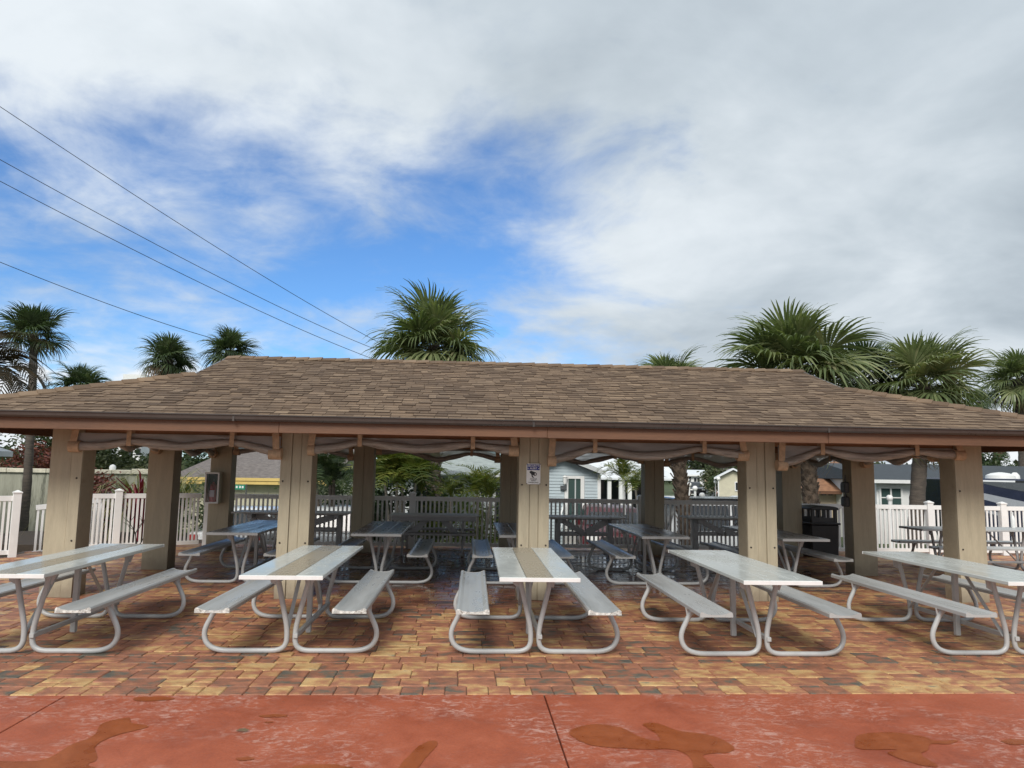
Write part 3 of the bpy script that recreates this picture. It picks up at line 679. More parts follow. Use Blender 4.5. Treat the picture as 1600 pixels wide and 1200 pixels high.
# roll-up clear curtains tied under the beams
def curtain(label, p0, p1, ztop, path, straps, ends, group, thick=0.058, hang=0.0, seed=0):
    """path: (u, z) of the roll's centre, u metres from p0 towards p1"""
    a = Vector((p0[0], p0[1], 0)); b = Vector((p1[0], p1[1], 0)); L = (b - a).length
    t = thing('rolled_curtain', label, 'curtain', a, math.atan2(b.y - a.y, b.x - a.x), group)
    rg = random.Random(seed)
    us = [p[0] for p in path]; N = 44
    def zc(u):
        for (u0, z0), (u1, z1) in zip(path[:-1], path[1:]):
            if u <= u1 + 1e-6:
                k = (u - u0) / (u1 - u0); return z0 + (z1 - z0) * k
        return path[-1][1]
    # soften: sample then smooth except at straps
    uu = [us[0] + (us[-1] - us[0]) * i / N for i in range(N + 1)]; zz = [zc(u) for u in uu]
    for it in range(3):
        nz = zz[:]
        for i in range(1, N): nz[i] = (zz[i - 1] + zz[i] * 2 + zz[i + 1]) / 4
        zz = nz
    pts = [(u, mnoise.noise(Vector((u * 2.1, seed, 0))) * 0.03, z + mnoise.noise(Vector((u * 3, seed, 4))) * 0.006) for u, z in zip(uu, zz)]
    rr = []; ry = []
    for u in uu:
        near_s = min([abs(u - s) for s in straps] + [9])
        f_ = 0.62 + 0.38 * min(1, near_s / 0.35)
        rr.append(thick * f_ * (1 + 0.15 * mnoise.noise(Vector((u * 3, seed, 9))))); ry.append(thick * f_ * (1.0 + 0.18 * mnoise.noise(Vector((u * 2.5, seed, 2)))))
    roll = MB().tube(pts, rr, n=14, ry=ry)
    for i, v in enumerate(roll.v):
        d = mnoise.noise(Vector((v[0] * 2.6, v[1] * 26, v[2] * 26 + seed))) * 0.012; roll.v[i] = (v[0], v[1] + d, v[2] + d)
    roll.build('roll', M['roll'], t, smooth=True)
    sh = MB(); K = 5
    for i, u in enumerate(uu):
        for k in range(K + 1):
            q = k / K
            sh.v.append((u, 0.012 * math.sin(u * 9 + seed) * q + 0.02 * mnoise.noise(Vector((u * 4, q * 3, seed))), ztop + (pts[i][2] - ztop) * q))
    for i in range(N):
        for k in range(K):
            a_ = i * (K + 1) + k; sh.f.append((a_, a_ + 1, a_ + K + 2, a_ + K + 1))
    sh.build('curtain_sheet', M['vinyl'], t, smooth=True, fix=False)
    if hang:     # second slack fold seen behind the roll
        lo = [(u, 0.05, z - hang * (0.35 + 0.65 * abs(math.sin(math.pi * (u - us[0]) / (us[-1] - us[0]))))) for u, z in zip(uu, zz)]
        MB().tube(lo, thick * 0.55, n=8).build('fold', M['roll'], t, smooth=True)
    for s in straps:
        i = min(range(N + 1), key=lambda i: abs(uu[i] - s)); z = pts[i][2]; r = rr[i] + 0.012
        m = MB().box(s - 0.028, s + 0.028, -r - 0.006, -r, z - r * 0.8, ztop + 0.05)
        m.box(s - 0.028, s + 0.028, -r - 0.0005, r, z - r - 0.006, z - r * 0.8); m.box(s - 0.028, s + 0.028, r, r + 0.006, z - r * 0.8, ztop + 0.04)
        m.build('strap', M['strap'], t)
    for e, wd in ends:
        i = 0 if e < L / 2 else N; z = pts[i][2]; r = rr[i] + 0.012; c = uu[i] + (wd / 2 - 0.02 if i == 0 else -wd / 2 + 0.02)
        prof = [(c - wd / 2, 0, z), (c + wd / 2, 0, z)]
        MB().tube(prof, r * 1.05, n=14).build('end_sleeve', M['strap'], t, smooth=True)
        o = c - wd * 0.1 if i == 0 else c + wd * 0.1
        MB().bar((o + (0.02 if i == 0 else -0.02), -0.03, ztop + 0.04), (o, -r * 0.6, z + r * 0.5), 0.085, 0.008, up=(0, 1, 0)).build('strap', M['strap'], t)
    return t
CY = 9.70
def cpath(pts): return pts
def fc(label, x0, x1, pts, straps, ends, seed, hang=0.0):
    """pts hold world (x, y, z) triples on the plane of the front beams"""
    xs = [p[0] for p in pts]
    return curtain(label, (x0, 9.655), (x1, 9.655), 2.052, [(p[0] - x0, p[2]) for p in pts], [s - x0 for s in straps], ends, 'rolled curtains under the front beam', seed=seed, hang=hang)
fc('leftmost front curtain, rolled level between the wide corner column and its neighbour', -4.93, -2.2,
   [(-4.989, 9.655, 1.881), (-4.613, 9.655, 1.888), (-4.271, 9.655, 1.959), (-3.624, 9.655, 1.897), (-3.012, 9.655, 1.973), (-2.703, 9.655, 1.905), (-2.392, 9.655, 1.829)], [(-4.271, 9.655, 1.959)[0], (-2.996, 9.655, 1.974)[0]], [(0, 0.13), (9, 0.16)], 1)
fc('flat rolled front curtain just left of the column with the security sign', -1.93, 0.7,
   [(-2.022, 9.655, 1.884), (-1.649, 9.655, 1.932), (-1.382, 9.655, 2.003), (-0.662, 9.655, 1.908), (0.067, 9.655, 1.996), (0.378, 9.655, 1.943), (0.655, 9.655, 1.923)], [(-1.382, 9.655, 2.003)[0], (0.075, 9.655, 1.996)[0]], [(0, 0.09), (9, 0.13)], 2)
fc('front curtain with steep left droop just right of the security sign column', 1.05, 3.8,
   [(1.077, 9.655, 1.796), (1.389, 9.655, 1.877), (1.669, 9.655, 1.982), (1.985, 9.655, 1.912), (2.370, 9.655, 1.868), (2.800, 9.655, 1.926), (3.130, 9.655, 2.000), (3.407, 9.655, 1.945), (3.719, 9.655, 1.908)], [(1.678, 9.655, 1.983)[0], (3.138, 9.655, 2.000)[0]], [(0, 0.11), (9, 0.15)], 3)
fc('rightmost front curtain, with its left end hanging low on the column', 4.15, 6.75,
   [(4.153, 9.655, 1.788), (4.454, 9.655, 1.878), (4.749, 9.655, 2.011), (5.030, 9.655, 1.939), (5.383, 9.655, 1.902), (5.787, 9.655, 1.952), (6.049, 9.655, 2.008), (6.371, 9.655, 1.970), (6.714, 9.655, 1.967)], [(4.749, 9.655, 2.011)[0], (6.058, 9.655, 2.008)[0]], [(0, 0.13), (9, 0.14)], 4)
for (xa, xb, zs, lab, sd) in ((-4.6, -2.28, [1.93, 2.0, 1.9, 1.99, 1.86], 'rear curtain furthest left, drooping behind the first front curtain', 5), (-1.8, 0.66, [1.98, 2.0, 1.83, 1.99, 1.86], 'rear curtain sagging in two folds over the palm trunk', 6),
                             (1.12, 3.6, [1.86, 1.97, 1.82, 1.98, 1.9], 'rear curtain slung in front of the pale blue house gable', 7), (4.06, 6.46, [1.84, 1.98, 1.80, 1.97, 1.86], 'rear curtain furthest right, above the black litter bin', 8)):
    L = xb - xa
    curtain(lab, (xa, 14.99), (xb, 14.99), 2.06, [(0, zs[0]), (L * 0.24, zs[1]), (L * 0.5, zs[2]), (L * 0.77, zs[3]), (L, zs[4])], [L * 0.24, L * 0.77], [(0, 0.12), (9, 0.12)], 'rolled curtains under the rear beam', seed=sd, thick=0.05)
for (x, ya, yb, zs, lab, sd) in ((-4.98, 12.72, 14.9, [1.9, 1.98, 1.86, 1.97, 1.88], 'rolled curtain at the far half of the left end of the pavilion', 10), (-4.98, 10.22, 12.25, [1.93, 2.0, 1.9, 2.0, 1.9], 'rolled curtain at the near half of the left end of the pavilion', 9),
                             (6.72, 12.68, 14.9, [1.9, 1.98, 1.85, 1.98, 1.86], 'rolled curtain at the far half of the right end of the pavilion', 12), (6.72, 10.22, 12.15, [1.95, 2.0, 1.88, 1.99, 1.86], 'rolled curtain at the near half of the right end of the pavilion', 11)):
    L = yb - ya
    curtain(lab, (x, ya), (x, yb), 2.06, [(0, zs[0]), (L * 0.25, zs[1]), (L * 0.5, zs[2]), (L * 0.75, zs[3]), (L, zs[4])], [L * 0.25, L * 0.75], [(0, 0.12), (9, 0.12)], 'rolled curtains at the ends of the pavilion', seed=sd)

# ------------------------------------------------------------------ metal picnic tables
TL, TW, TZ = 2.44, 0.70, 0.755
def metal_table(name, label, planks, seat, frame, chip, group, top_z=TZ):
    t = thing(name, label, 'picnic table', (0, 0, 0), 0, group)
    pw = TW / 3
    for i in range(3):
        x0 = -TW / 2 + i * pw
        MB().box(x0 + 0.0015, x0 + pw - 0.0015, 0, TL, top_z - 0.035, top_z).build('top_plank', planks[i], t, bevel=0.005)
    MB().box(-TW / 2 - 0.001, TW / 2 + 0.001, -0.006, 0.0, top_z - 0.037, top_z - 0.002).build('end_cap', chip[0], t, bevel=0.002)
    MB().box(-TW / 2 - 0.001, TW / 2 + 0.001, TL, TL + 0.006, top_z - 0.037, top_z - 0.002).build('end_cap', chip[0], t, bevel=0.002)
    prof_t = [(-0.145, 0.008), (-0.135, 0.020), (-0.118, 0.018), (-0.09, 0.004), (-0.04, -0.004), (0.04, -0.004), (0.09, 0.004), (0.118, 0.018), (0.135, 0.020), (0.145, 0.008)]
    prof = prof_t + [(0.145, -0.022), (0.138, -0.022), (0.135, -0.002), (0.09, -0.012), (0.04, -0.018), (-0.04, -0.018), (-0.09, -0.012), (-0.135, -0.002), (-0.138, -0.022), (-0.145, -0.022)]
    for s in (-1, 1):
        b = MB().prism([(s * 0.575 + p[0], 0.455 + p[1]) for p in prof], 'y', 0.06, TL + 0.06).build('bench_seat', seat, t)
        for yy in (0.052, TL + 0.06):
            MB().prism([(s * 0.575 + p[0], 0.455 + p[1] + 0.001) for p in prof_t] + [(s * 0.575 + 0.146, 0.432), (s * 0.575 - 0.146, 0.432)], 'y', yy, yy + 0.008).build('end_cap', chip[1], b)
    r = 0.0235
    for yy in (0.48, TL - 0.42):
        for s in (-1, 1):
            pts = [(s * 0.155, yy, top_z - 0.035), (s * 0.032, yy, 0.20), (s * 0.045, yy, r + 0.001), (s * 0.70, yy, r + 0.001), (s * 0.79, yy, 0.17), (s * 0.655, yy, 0.435)]
            pp = fillet(pts, [0.10, 0.13, 0.16, 0.11], 6)
            fr = MB().tube(pp, r, n=10).build('leg_frame', frame, t, smooth=True)
            MB().hexa([(s * 0.155 - 0.05, yy - 0.006, top_z - 0.13), (s * 0.155 + 0.012, yy - 0.006, top_z - 0.16), (s * 0.155 + 0.012, yy + 0.006, top_z - 0.16), (s * 0.155 - 0.05, yy + 0.006, top_z - 0.13),
                       (s * 0.155 - 0.06, yy - 0.006, top_z - 0.036), (s * 0.155 + 0.06, yy - 0.006, top_z - 0.036), (s * 0.155 + 0.06, yy + 0.006, top_z - 0.036), (s * 0.155 - 0.06, yy + 0.006, top_z - 0.036)]).build('bracket', frame, fr)
            MB().prism([(s * 0.655 - 0.07, 0.437), (s * 0.655 + 0.06, 0.437), (s * 0.70 + 0.012, 0.34), (s * 0.70 - 0.012, 0.34)], 'y', yy - 0.006, yy + 0.006).build('bracket', frame, fr)
        MB().box(-0.30, 0.30, yy - 0.02, yy + 0.02, top_z - 0.046, top_z - 0.0355).build('cross_bar', frame, t)
    ym = TL / 2 + 0.03
    MB().box(-0.025, 0.025, ym - 0.025, ym + 0.025, 0.02, top_z - 0.036).build('centre_post', frame, t, bevel=0.004)
    MB().box(0.026, 0.066, 0.44, TL - 0.38, 0.14, 0.18).build('stretcher', frame, t, bevel=0.004)
    MB().bar((-0.045, 0.50, 0.17), (-0.045, ym - 0.20, top_z - 0.04), 0.034, 0.010).build('brace', frame, t)
    MB().bar((-0.045, TL - 0.44, 0.17), (-0.045, ym + 0.20, top_z - 0.04), 0.034, 0.010).build('brace', frame, t)
    return t
tanmid = [M['top'], M['top_tan'], M['top']]
tab = metal_table('picnic_table', 'x', tanmid, M['seat'], M['alu'], (M['white'], M['chip']), 'grey metal picnic tables')
tab2 = metal_table('picnic_table', 'x', [M['top']] * 3, M['seat'], M['alu'], (M['white'], M['seat']), 'grey metal picnic tables')
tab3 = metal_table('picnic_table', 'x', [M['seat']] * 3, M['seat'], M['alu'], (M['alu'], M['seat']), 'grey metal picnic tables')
spots = [
    (tab, -3.83, 6.48, 0.0, 'front metal picnic table with tan middle plank, cut by the left edge'),
    (tab, -1.55, 6.50, 0.0, 'front metal picnic table with tan middle plank and white chipped bench ends'),
    (tab, 0.655, 6.48, -0.01, 'front metal picnic table with tan middle plank below the security sign column'),
    (tab2, 2.77, 6.40, -0.004, 'front metal picnic table with plain white top and glints on its bench'),
    (tab2, 5.20, 6.45, 0.0, 'pale front metal picnic table partly cut off by the right edge'),
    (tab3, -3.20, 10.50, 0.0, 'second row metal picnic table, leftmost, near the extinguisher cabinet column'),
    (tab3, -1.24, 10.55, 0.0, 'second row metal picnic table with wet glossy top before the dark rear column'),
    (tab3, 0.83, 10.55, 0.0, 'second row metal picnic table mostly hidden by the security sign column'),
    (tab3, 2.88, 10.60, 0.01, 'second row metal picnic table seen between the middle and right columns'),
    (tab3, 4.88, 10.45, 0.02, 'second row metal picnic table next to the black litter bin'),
]
used = set()
for src, x, y, rz, lab in spots:
    o = src if src not in used else copy_tree(src)
    used.add(src); o.location = (x, y, -0.002); o.rotation_euler = (0, 0, rz); o['label'] = lab
o = metal_table('picnic_table', 'darker metal picnic table standing in the open by the white fence at right', [M['alu']] * 3, M['alu'], M['greywood'], (M['greywood'], M['greywood']), 'grey metal picnic tables')
o.location = (8.0, 13.0, -0.002); o.rotation_euler = (0, 0, -math.pi / 2)

# dark grey wooden tables along the rear fence
def wood_table(label, x0, x1, yc, leg0, leg1, style):
    t = thing('wooden_table', label, 'wooden table', ((x0 + x1) / 2, yc, 0), 0, 'dark grey wooden tables by the fence')
    def W(mb, n, mt='greywood', **k): return mb.build(n, M[mt], t, world=True, bevel=0.004, **k)
    for i in range(4):
        y = yc - 0.36 + i * 0.182; W(MB().box(x0, x1, y, y + 0.175, 0.728, 0.76), 'top_plank', mt='wood_top')
    W(MB().box(x0 + 0.05, x1 - 0.05, yc - 0.33, yc - 0.295, 0.645, 0.727), 'apron') if style == 'A' else W(MB().box(leg0 - 0.15, leg1 + 0.15, yc - 0.10, yc - 0.065, 0.695, 0.727), 'apron')
    for lx in (leg0, leg1):
        if style == 'A':
            for s in (-1, 1): W(MB().bar((lx, yc + s * 0.22, 0.72), (lx, yc + s * 0.62, 0.0), 0.09, 0.04, up=(1, 0, 0)), 'leg')
        else:
            W(MB().box(lx - 0.05, lx + 0.05, yc - 0.05, yc + 0.05, 0.0, 0.727), 'leg')
            W(MB().box(lx - 0.045, lx + 0.045, yc - 0.34, yc - 0.0515, 0.64, 0.72), 'bracket')
            W(MB().box(lx - 0.06, lx + 0.06, yc - 0.45, yc + 0.45, -0.002, 0.07), 'foot')
    for s in (-1, 1):
        yb = yc + s * 0.58
        if style == 'A': W(MB().box(x0 + 0.06, x1 - 0.06, yb - 0.13, yb + 0.13, 0.40, 0.44), 'bench_seat')
    if style == 'A':
        for lx in (leg0, leg1): W(MB().box(lx + 0.025, lx + 0.065, yc - 0.71, yc + 0.71, 0.30, 0.399), 'bench_bearer')
        xm = (x0 + x1) / 2
        W(MB().bar((xm - 0.12, yc, 0.70), (leg0 + 0.1, yc, 0.34), 0.04, 0.12), 'brace'); W(MB().bar((xm + 0.12, yc, 0.70), (leg1 - 0.1, yc, 0.34), 0.04, 0.12), 'brace')
    else:
        W(MB().box(leg0 + 0.051, leg1 - 0.051, yc - 0.06, yc + 0.06, 0.37, 0.45), 'stretcher')
        xm = (leg0 + leg1) / 2
        W(MB().bar((leg0 + 0.075, yc - 0.08, 0.68), (xm - 0.03, yc - 0.08, 0.44), 0.035, 0.11), 'brace'); W(MB().bar((leg1 - 0.075, yc - 0.08, 0.68), (xm + 0.03, yc - 0.08, 0.44), 0.035, 0.13), 'brace')
wood_table('dark grey wooden table with apron beside the middle left rear column', -1.49, 0.26, 15.02, -1.2, -0.05, 'A')
wood_table('dark grey wooden table with V braces in front of the blue house', 1.42, 3.22, 14.93, 1.85, 2.92, 'V')
wood_table('dark grey wooden table with V braces behind the fourth front column', 4.55, 6.2, 15.3, 4.78, 5.95, 'V')
wood_table('long dark grey wooden table at the left, before the white car', -4.6, -2.33, 15.32, -4.25, -2.55, 'V')

# ------------------------------------------------------------------ white picket fences
def fence(label, pa, pb, posts, h=1.06, zb=0.0, slope=0.0, group='white picket fences round the deck', gap=0.0915):
    a = Vector(pa + (0,)); b = Vector(pb + (0,)); L = (b - a).length; ang = math.atan2(b.y - a.y, b.x - a.x)
    t = thing('picket_fence', label, 'fence', (a.x, a.y, zb), ang, group)
    pm = MB().box(-0.019, 0.019, -0.011, 0.011, 0.10, h - 0.09).mesh('picket', M['fence'])
    n = int(L / gap); pp = [p for p in posts]
    for i in range(n + 1):
        u = i * gap + 0.04
        if u > L or any(abs(u - p) < 0.085 for p in pp): continue
        place('picket', pm, t, (u, 0, slope * u))
    ends = sorted(set([0.0] + pp + [L]))
    for u0, u1 in zip(ends[:-1], ends[1:]):
        if u1 - u0 < 0.15: continue
        a0 = u0 + (0.064 if u0 in pp else 0); a1 = u1 - (0.064 if u1 in pp else 0)
        for z, hh, nm in ((h - 0.045, 0.09, 'top_rail'), (0.085, 0.075, 'bottom_rail')):
            MB().bar((a0, 0, z + slope * a0), (a1, 0, z + slope * a1), 0.045, hh).build(nm, M['fence'], t)
    for p in pp:
        q = MB().box(p - 0.0635, p + 0.0635, -0.0635, 0.0635, -0.06, h + 0.045 + slope * p).build('post', M['fence'], t, bevel=0.004)
        zc = h + 0.045 + slope * p
        m = MB().box(p - 0.074, p + 0.074, -0.074, 0.074, zc, zc + 0.022)
        m.hexa([(p - 0.07, -0.07, zc + 0.0225), (p + 0.07, -0.07, zc + 0.0225), (p + 0.07, 0.07, zc + 0.0225), (p - 0.07, 0.07, zc + 0.0225), (p - 0.01, -0.01, zc + 0.055), (p + 0.01, -0.01, zc + 0.055), (p + 0.01, 0.01, zc + 0.055), (p - 0.01, 0.01, zc + 0.055)])
        m.build('post_cap', M['fence'], q)
    return t
fence('white picket fence along the rear of the pavilion, grey in its shade', (-5.36, 15.85), (6.3, 15.72), [0.02, 1.83, 4.24, 6.66, 9.09, 11.5], 1.075)
fence('bright white picket fence in the open on the right of the pavilion', (6.43, 15.62), (16.5, 15.52), [3.60, 5.24, 6.9, 8.6], 1.045)
fence('white picket fence running obliquely between the left columns', (-7.75, 14.45), (-5.48, 15.8), [1.12], 1.08, gap=0.075)
fence('white picket fence nearest the camera at the left edge of the photo', (-10.0, 12.35), (-7.93, 13.78), [2.47], 1.07, gap=0.075)
fence('short sloping white ramp railing between the near fence post and the corner column', (-8.1, 14.6), (-7.2, 15.2), [], 0.98, -0.12, 0.12, None, gap=0.08)

# ------------------------------------------------------------------ fixtures
def sign():
    c = (0.879, 9.715, 1.622); W2, H2 = 0.092, 0.135
    t = thing('security_sign', 'blue and white security alert sign screwed to the middle column', 'sign', (c[0], YF - 0.029, c[2]))
    MB().box(-W2, W2, -0.003, 0.003, -H2, H2).build('sign_plate', M['signwhite'], t, bevel=0.001)
    MB().box(-W2 + 0.010, W2 - 0.010, -0.0045, -0.0031, H2 - 0.085, H2 - 0.010).build('blue_panel', M['signblue'], t)
    def text(s, x, z, size, m):
        cu = bpy.data.curves.new('lettering', 'FONT'); cu.body = s; cu.size = size; cu.align_x = 'CENTER'; cu.align_y = 'CENTER'; cu.extrude = 0.0004; cu.offset = size * 0.012
        tmp = bpy.data.objects.new('tmp', cu); C.objects.link(tmp); bpy.context.view_layer.update(); me = bpy.data.meshes.new_from_object(tmp.evaluated_get(bpy.context.evaluated_depsgraph_get()))
        bpy.data.objects.remove(tmp); me.materials.clear(); me.materials.append(M[m]); o = bpy.data.objects.new('lettering', me); C.objects.link(o); o.parent = t
        o.location = (x, -0.0052, z); o.rotation_euler = (math.pi / 2, 0, 0)
    text('SECURITY', 0, H2 - 0.030, 0.034, 'signwhite'); text('ALERT', 0, H2 - 0.063, 0.034, 'signwhite')
    for s in (-1, 1): MB().box(s * 0.069 - 0.010, s * 0.069 + 0.010, -0.0054, -0.0046, H2 - 0.066, H2 - 0.061).build('dash', M['signwhite'], t)
    k = MB()   # surveillance camera pictogram
    k.prism([(-0.052, 0.028), (-0.035, 0.042), (0.030, 0.020), (0.036, -0.014), (0.016, -0.026), (-0.028, -0.004), (-0.050, 0.014)], 'y', -0.0046, -0.0031)
    k.prism([(-0.030, -0.002), (-0.012, -0.012), (-0.006, -0.034), (0.010, -0.044), (0.004, -0.052), (-0.018, -0.044), (-0.024, -0.026)], 'y', -0.00455, -0.0031)
    k.build('camera_pictogram', M['ink'], t)
    l = MB().prism([(0.024 + 0.021 * math.cos(a * math.pi / 8), -0.002 + 0.021 * math.sin(a * math.pi / 8)) for a in range(16)], 'y', -0.0052, -0.0047); l.build('lens', M['ink'], t)
    MB().prism([(0.026 + 0.010 * math.cos(a * math.pi / 6), -0.002 + 0.010 * math.sin(a * math.pi / 6)) for a in range(12)], 'y', -0.0058, -0.0053).build('lens_glint', M['signwhite'], t)
    text('24 HOUR', 0, -0.066, 0.022, 'ink'); text('VIDEO', 0, -0.087, 0.022, 'ink'); text('SURVEILLANCE', 0, -0.113, 0.0195, 'ink')
    for sx in (-1, 1):
        for sz in (-1, 1):
            m = MB().lathe([(0.007, 0), (0.005, 0.004)], n=8); m.v = [(a, -c2, b2) for a, b2, c2 in m.v]; m.shift((sx * (W2 - 0.006), -0.003, sz * (H2 - 0.006))); m.build('screw', M['bolt'], t)
sign()
def cabinet():
    c = (-4.928, 14.900, 1.226); t = thing('extinguisher_cabinet', 'pale framed fire extinguisher cabinet on the left rear column', 'cabinet', (c[0], 14.93, c[2]))
    w2, h2 = 0.135, 0.30
    MB().box(-w2, w2, -0.17, -0.004, -h2, h2, skip=(2,)).build('case', M['cream'], t)
    MB().box(-w2 + 0.004, w2 - 0.004, -0.012, -0.005, -h2 + 0.004, h2 - 0.004).build('back_panel', M['black'], t)
    f = MB()
    for a in ((-w2, -w2 + 0.028, -h2, h2), (w2 - 0.028, w2, -h2, h2), (-w2 + 0.028, w2 - 0.028, h2 - 0.028, h2), (-w2 + 0.028, w2 - 0.028, -h2, -h2 + 0.028)): f.box(a[0], a[1], -0.19, -0.171, a[2], a[3])
    f.build('frame', M['white'], t)
    m = bpy.data.materials.new('clear_pane'); m.use_nodes = True; q = NT(m.node_tree)
    gl = q.add('ShaderNodeBsdfGlossy', {0: (0.8, 0.8, 0.8, 1), 'Roughness': 0.08}); tr = q.add('ShaderNodeBsdfTransparent', {0: (0.8, 0.8, 0.84, 1)}); mx = q.add('ShaderNodeMixShader', {0: 0.04, 1: tr.outputs[0], 2: gl.outputs[0]}); q.l.new(mx.outputs[0], q.n['Material Output'].inputs[0])
    MB().box(-w2 + 0.028, w2 - 0.028, -0.181, -0.178, -h2 + 0.028, h2 - 0.028).build('pane', m, t)
    e = thing('fire_extinguisher', 'red fire extinguisher standing inside the framed wall cabinet', 'extinguisher', (c[0], 14.93 - 0.09, c[2] - h2 + 0.004))
    MB().lathe([(0.06, 0), (0.065, 0.015), (0.065, 0.31), (0.05, 0.36), (0.022, 0.385), (0.02, 0.41)], n=16).build('cylinder', M['red'], e, smooth=True)
    MB().box(-0.03, 0.05, -0.015, 0.015, 0.41, 0.43).box(-0.02, 0.08, -0.012, 0.012, 0.445, 0.458).build('handle', M['black'], e)
    MB().tube(fillet([(0.03, -0.02, 0.42), (0.085, -0.02, 0.40), (0.08, -0.02, 0.14)], 0.05), 0.012).build('hose', M['black'], e)
    MB().box(-0.045, 0.045, -0.068, -0.066, 0.12, 0.25).build('paper_label', M['white'], e)
cabinet()
def litter_bin():
    c = (7.272, 15.000, 0.640); t = thing('litter_bin', 'tall black litter bin with arched open hood at the right rear', 'litter bin', (c[0], 15.0, 0), 0.0)
    w2, d2 = 0.275, 0.27
    MB().hexa([(-w2, -d2, 0.03), (w2, -d2, 0.03), (w2, d2, 0.03), (-w2, d2, 0.03), (-w2 - 0.02, -d2 - 0.02, 0.66), (w2 + 0.02, -d2 - 0.02, 0.66), (w2 + 0.02, d2 + 0.02, 0.66), (-w2 - 0.02, d2 + 0.02, 0.66)]).build('body', M['black'], t, bevel=0.02)
    MB().box(-w2 - 0.045, w2 + 0.045, -d2 - 0.045, d2 + 0.045, 0.66, 0.70).build('rim', M['black'], t, bevel=0.012)
    MB().box(-w2 + 0.02, w2 - 0.02, -d2 + 0.02, d2 - 0.02, 0.0, 0.031).build('base', M['black'], t)
    for sx in (-1, 1):
        for sy in (-1, 1): MB().box(sx * (w2 - 0.04) - 0.03, sx * (w2 - 0.04) + 0.03, sy * (d2 - 0.03) - 0.03, sy * (d2 - 0.03) + 0.03, 0.70, 0.955).build('corner_post', M['black'], t)
    for sx in (-1, 1): 
        for sy in (-1, 1): MB().box(sx * 0.09 - 0.022, sx * 0.09 + 0.022, sy * (d2 - 0.03) - 0.02, sy * (d2 - 0.03) + 0.02, 0.80, 0.955).build('hood_bar', M['black'], t)
    for sy in (-1, 1): MB().box(-w2 + 0.03, w2 - 0.03, sy * (d2 - 0.03) - 0.022, sy * (d2 - 0.03) + 0.022, 0.701, 0.80).build('hood_panel', M['black'], t)
    arc = [(-w2 - 0.02, 0.955)] + [(-(w2 + 0.02) * math.cos(a * math.pi / 10), 0.985 + 0.055 * math.sin(a * math.pi / 10)) for a in range(11)] + [(w2 + 0.02, 0.955)]
    MB().prism(arc, 'y', -d2 - 0.02, d2 + 0.02).build('hood', M['black'], t, bevel=0.01)
litter_bin()
for z, lab, hh in ((1.46, 'upper dark meter box on the left side of the right middle column', 0.09), (1.22, 'lower rounded dark meter box below another on the right middle column', 0.085)):
    t = thing('meter_box', lab, 'meter box', (6.71 - CS / 2, 12.35, z), 0, 'meter boxes on the column')
    MB().box(-0.075, -0.001, -0.085, 0.085, -hh, hh).build('case', M['steel'], t, bevel=0.015)
    MB().box(-0.09, -0.0755, -0.06, 0.06, -hh + 0.02, hh - 0.03).build('cover', M['steel'], t, bevel=0.006)
    MB().tube([(-0.03, 0.0, hh), (-0.03, 0.0, hh + 0.12)], 0.012).build('conduit', M['steel'], t)
t = thing('water_bottle', 'clear white plastic bottle standing on the open air table at right', 'bottle', (10.05, 13.15, TZ - 0.002))
MB().lathe([(0.034, 0), (0.037, 0.01), (0.035, 0.09), (0.037, 0.16), (0.028, 0.20), (0.013, 0.235), (0.013, 0.26)], n=14).build('body', M['white'], t, smooth=True)
MB().lathe([(0.016, 0.261), (0.016, 0.285)], n=12).build('cap', M['white'], t)
# bare shrub in front of the left fence
srr = random.Random(3)
sh_t = thing('bare_shrub', 'leafless dark shrub with crossing twigs against the left fence', 'shrub', (-6.15, 14.6, 0))
def twig(p, d, ln, r, lev):
    q = p + d * ln; md = (p + q) / 2 + Vector((srr.uniform(-.03, .03), srr.uniform(-.03, .03), 0))
    MB().tube([p, md, q], [r, r * 0.85, r * 0.6], n=5).build('branch', M['stem'], sh_t)
    if lev > 0:
        for k in range(2 if lev > 1 else 3):
            nd = (d + Vector((srr.uniform(-1, 1), srr.uniform(-.6, .6), srr.uniform(-.5, .6)))).normalized(); twig(q, nd, ln * srr.uniform(0.5, 0.8), r * 0.6, lev - 1)
for k in range(4):
    twig(Vector((srr.uniform(-.1, .1), srr.uniform(-.06, .06), 0)), Vector((srr.uniform(-.5, .5), srr.uniform(-.3, .3), 1)).normalized(), 0.36, 0.013, 2)

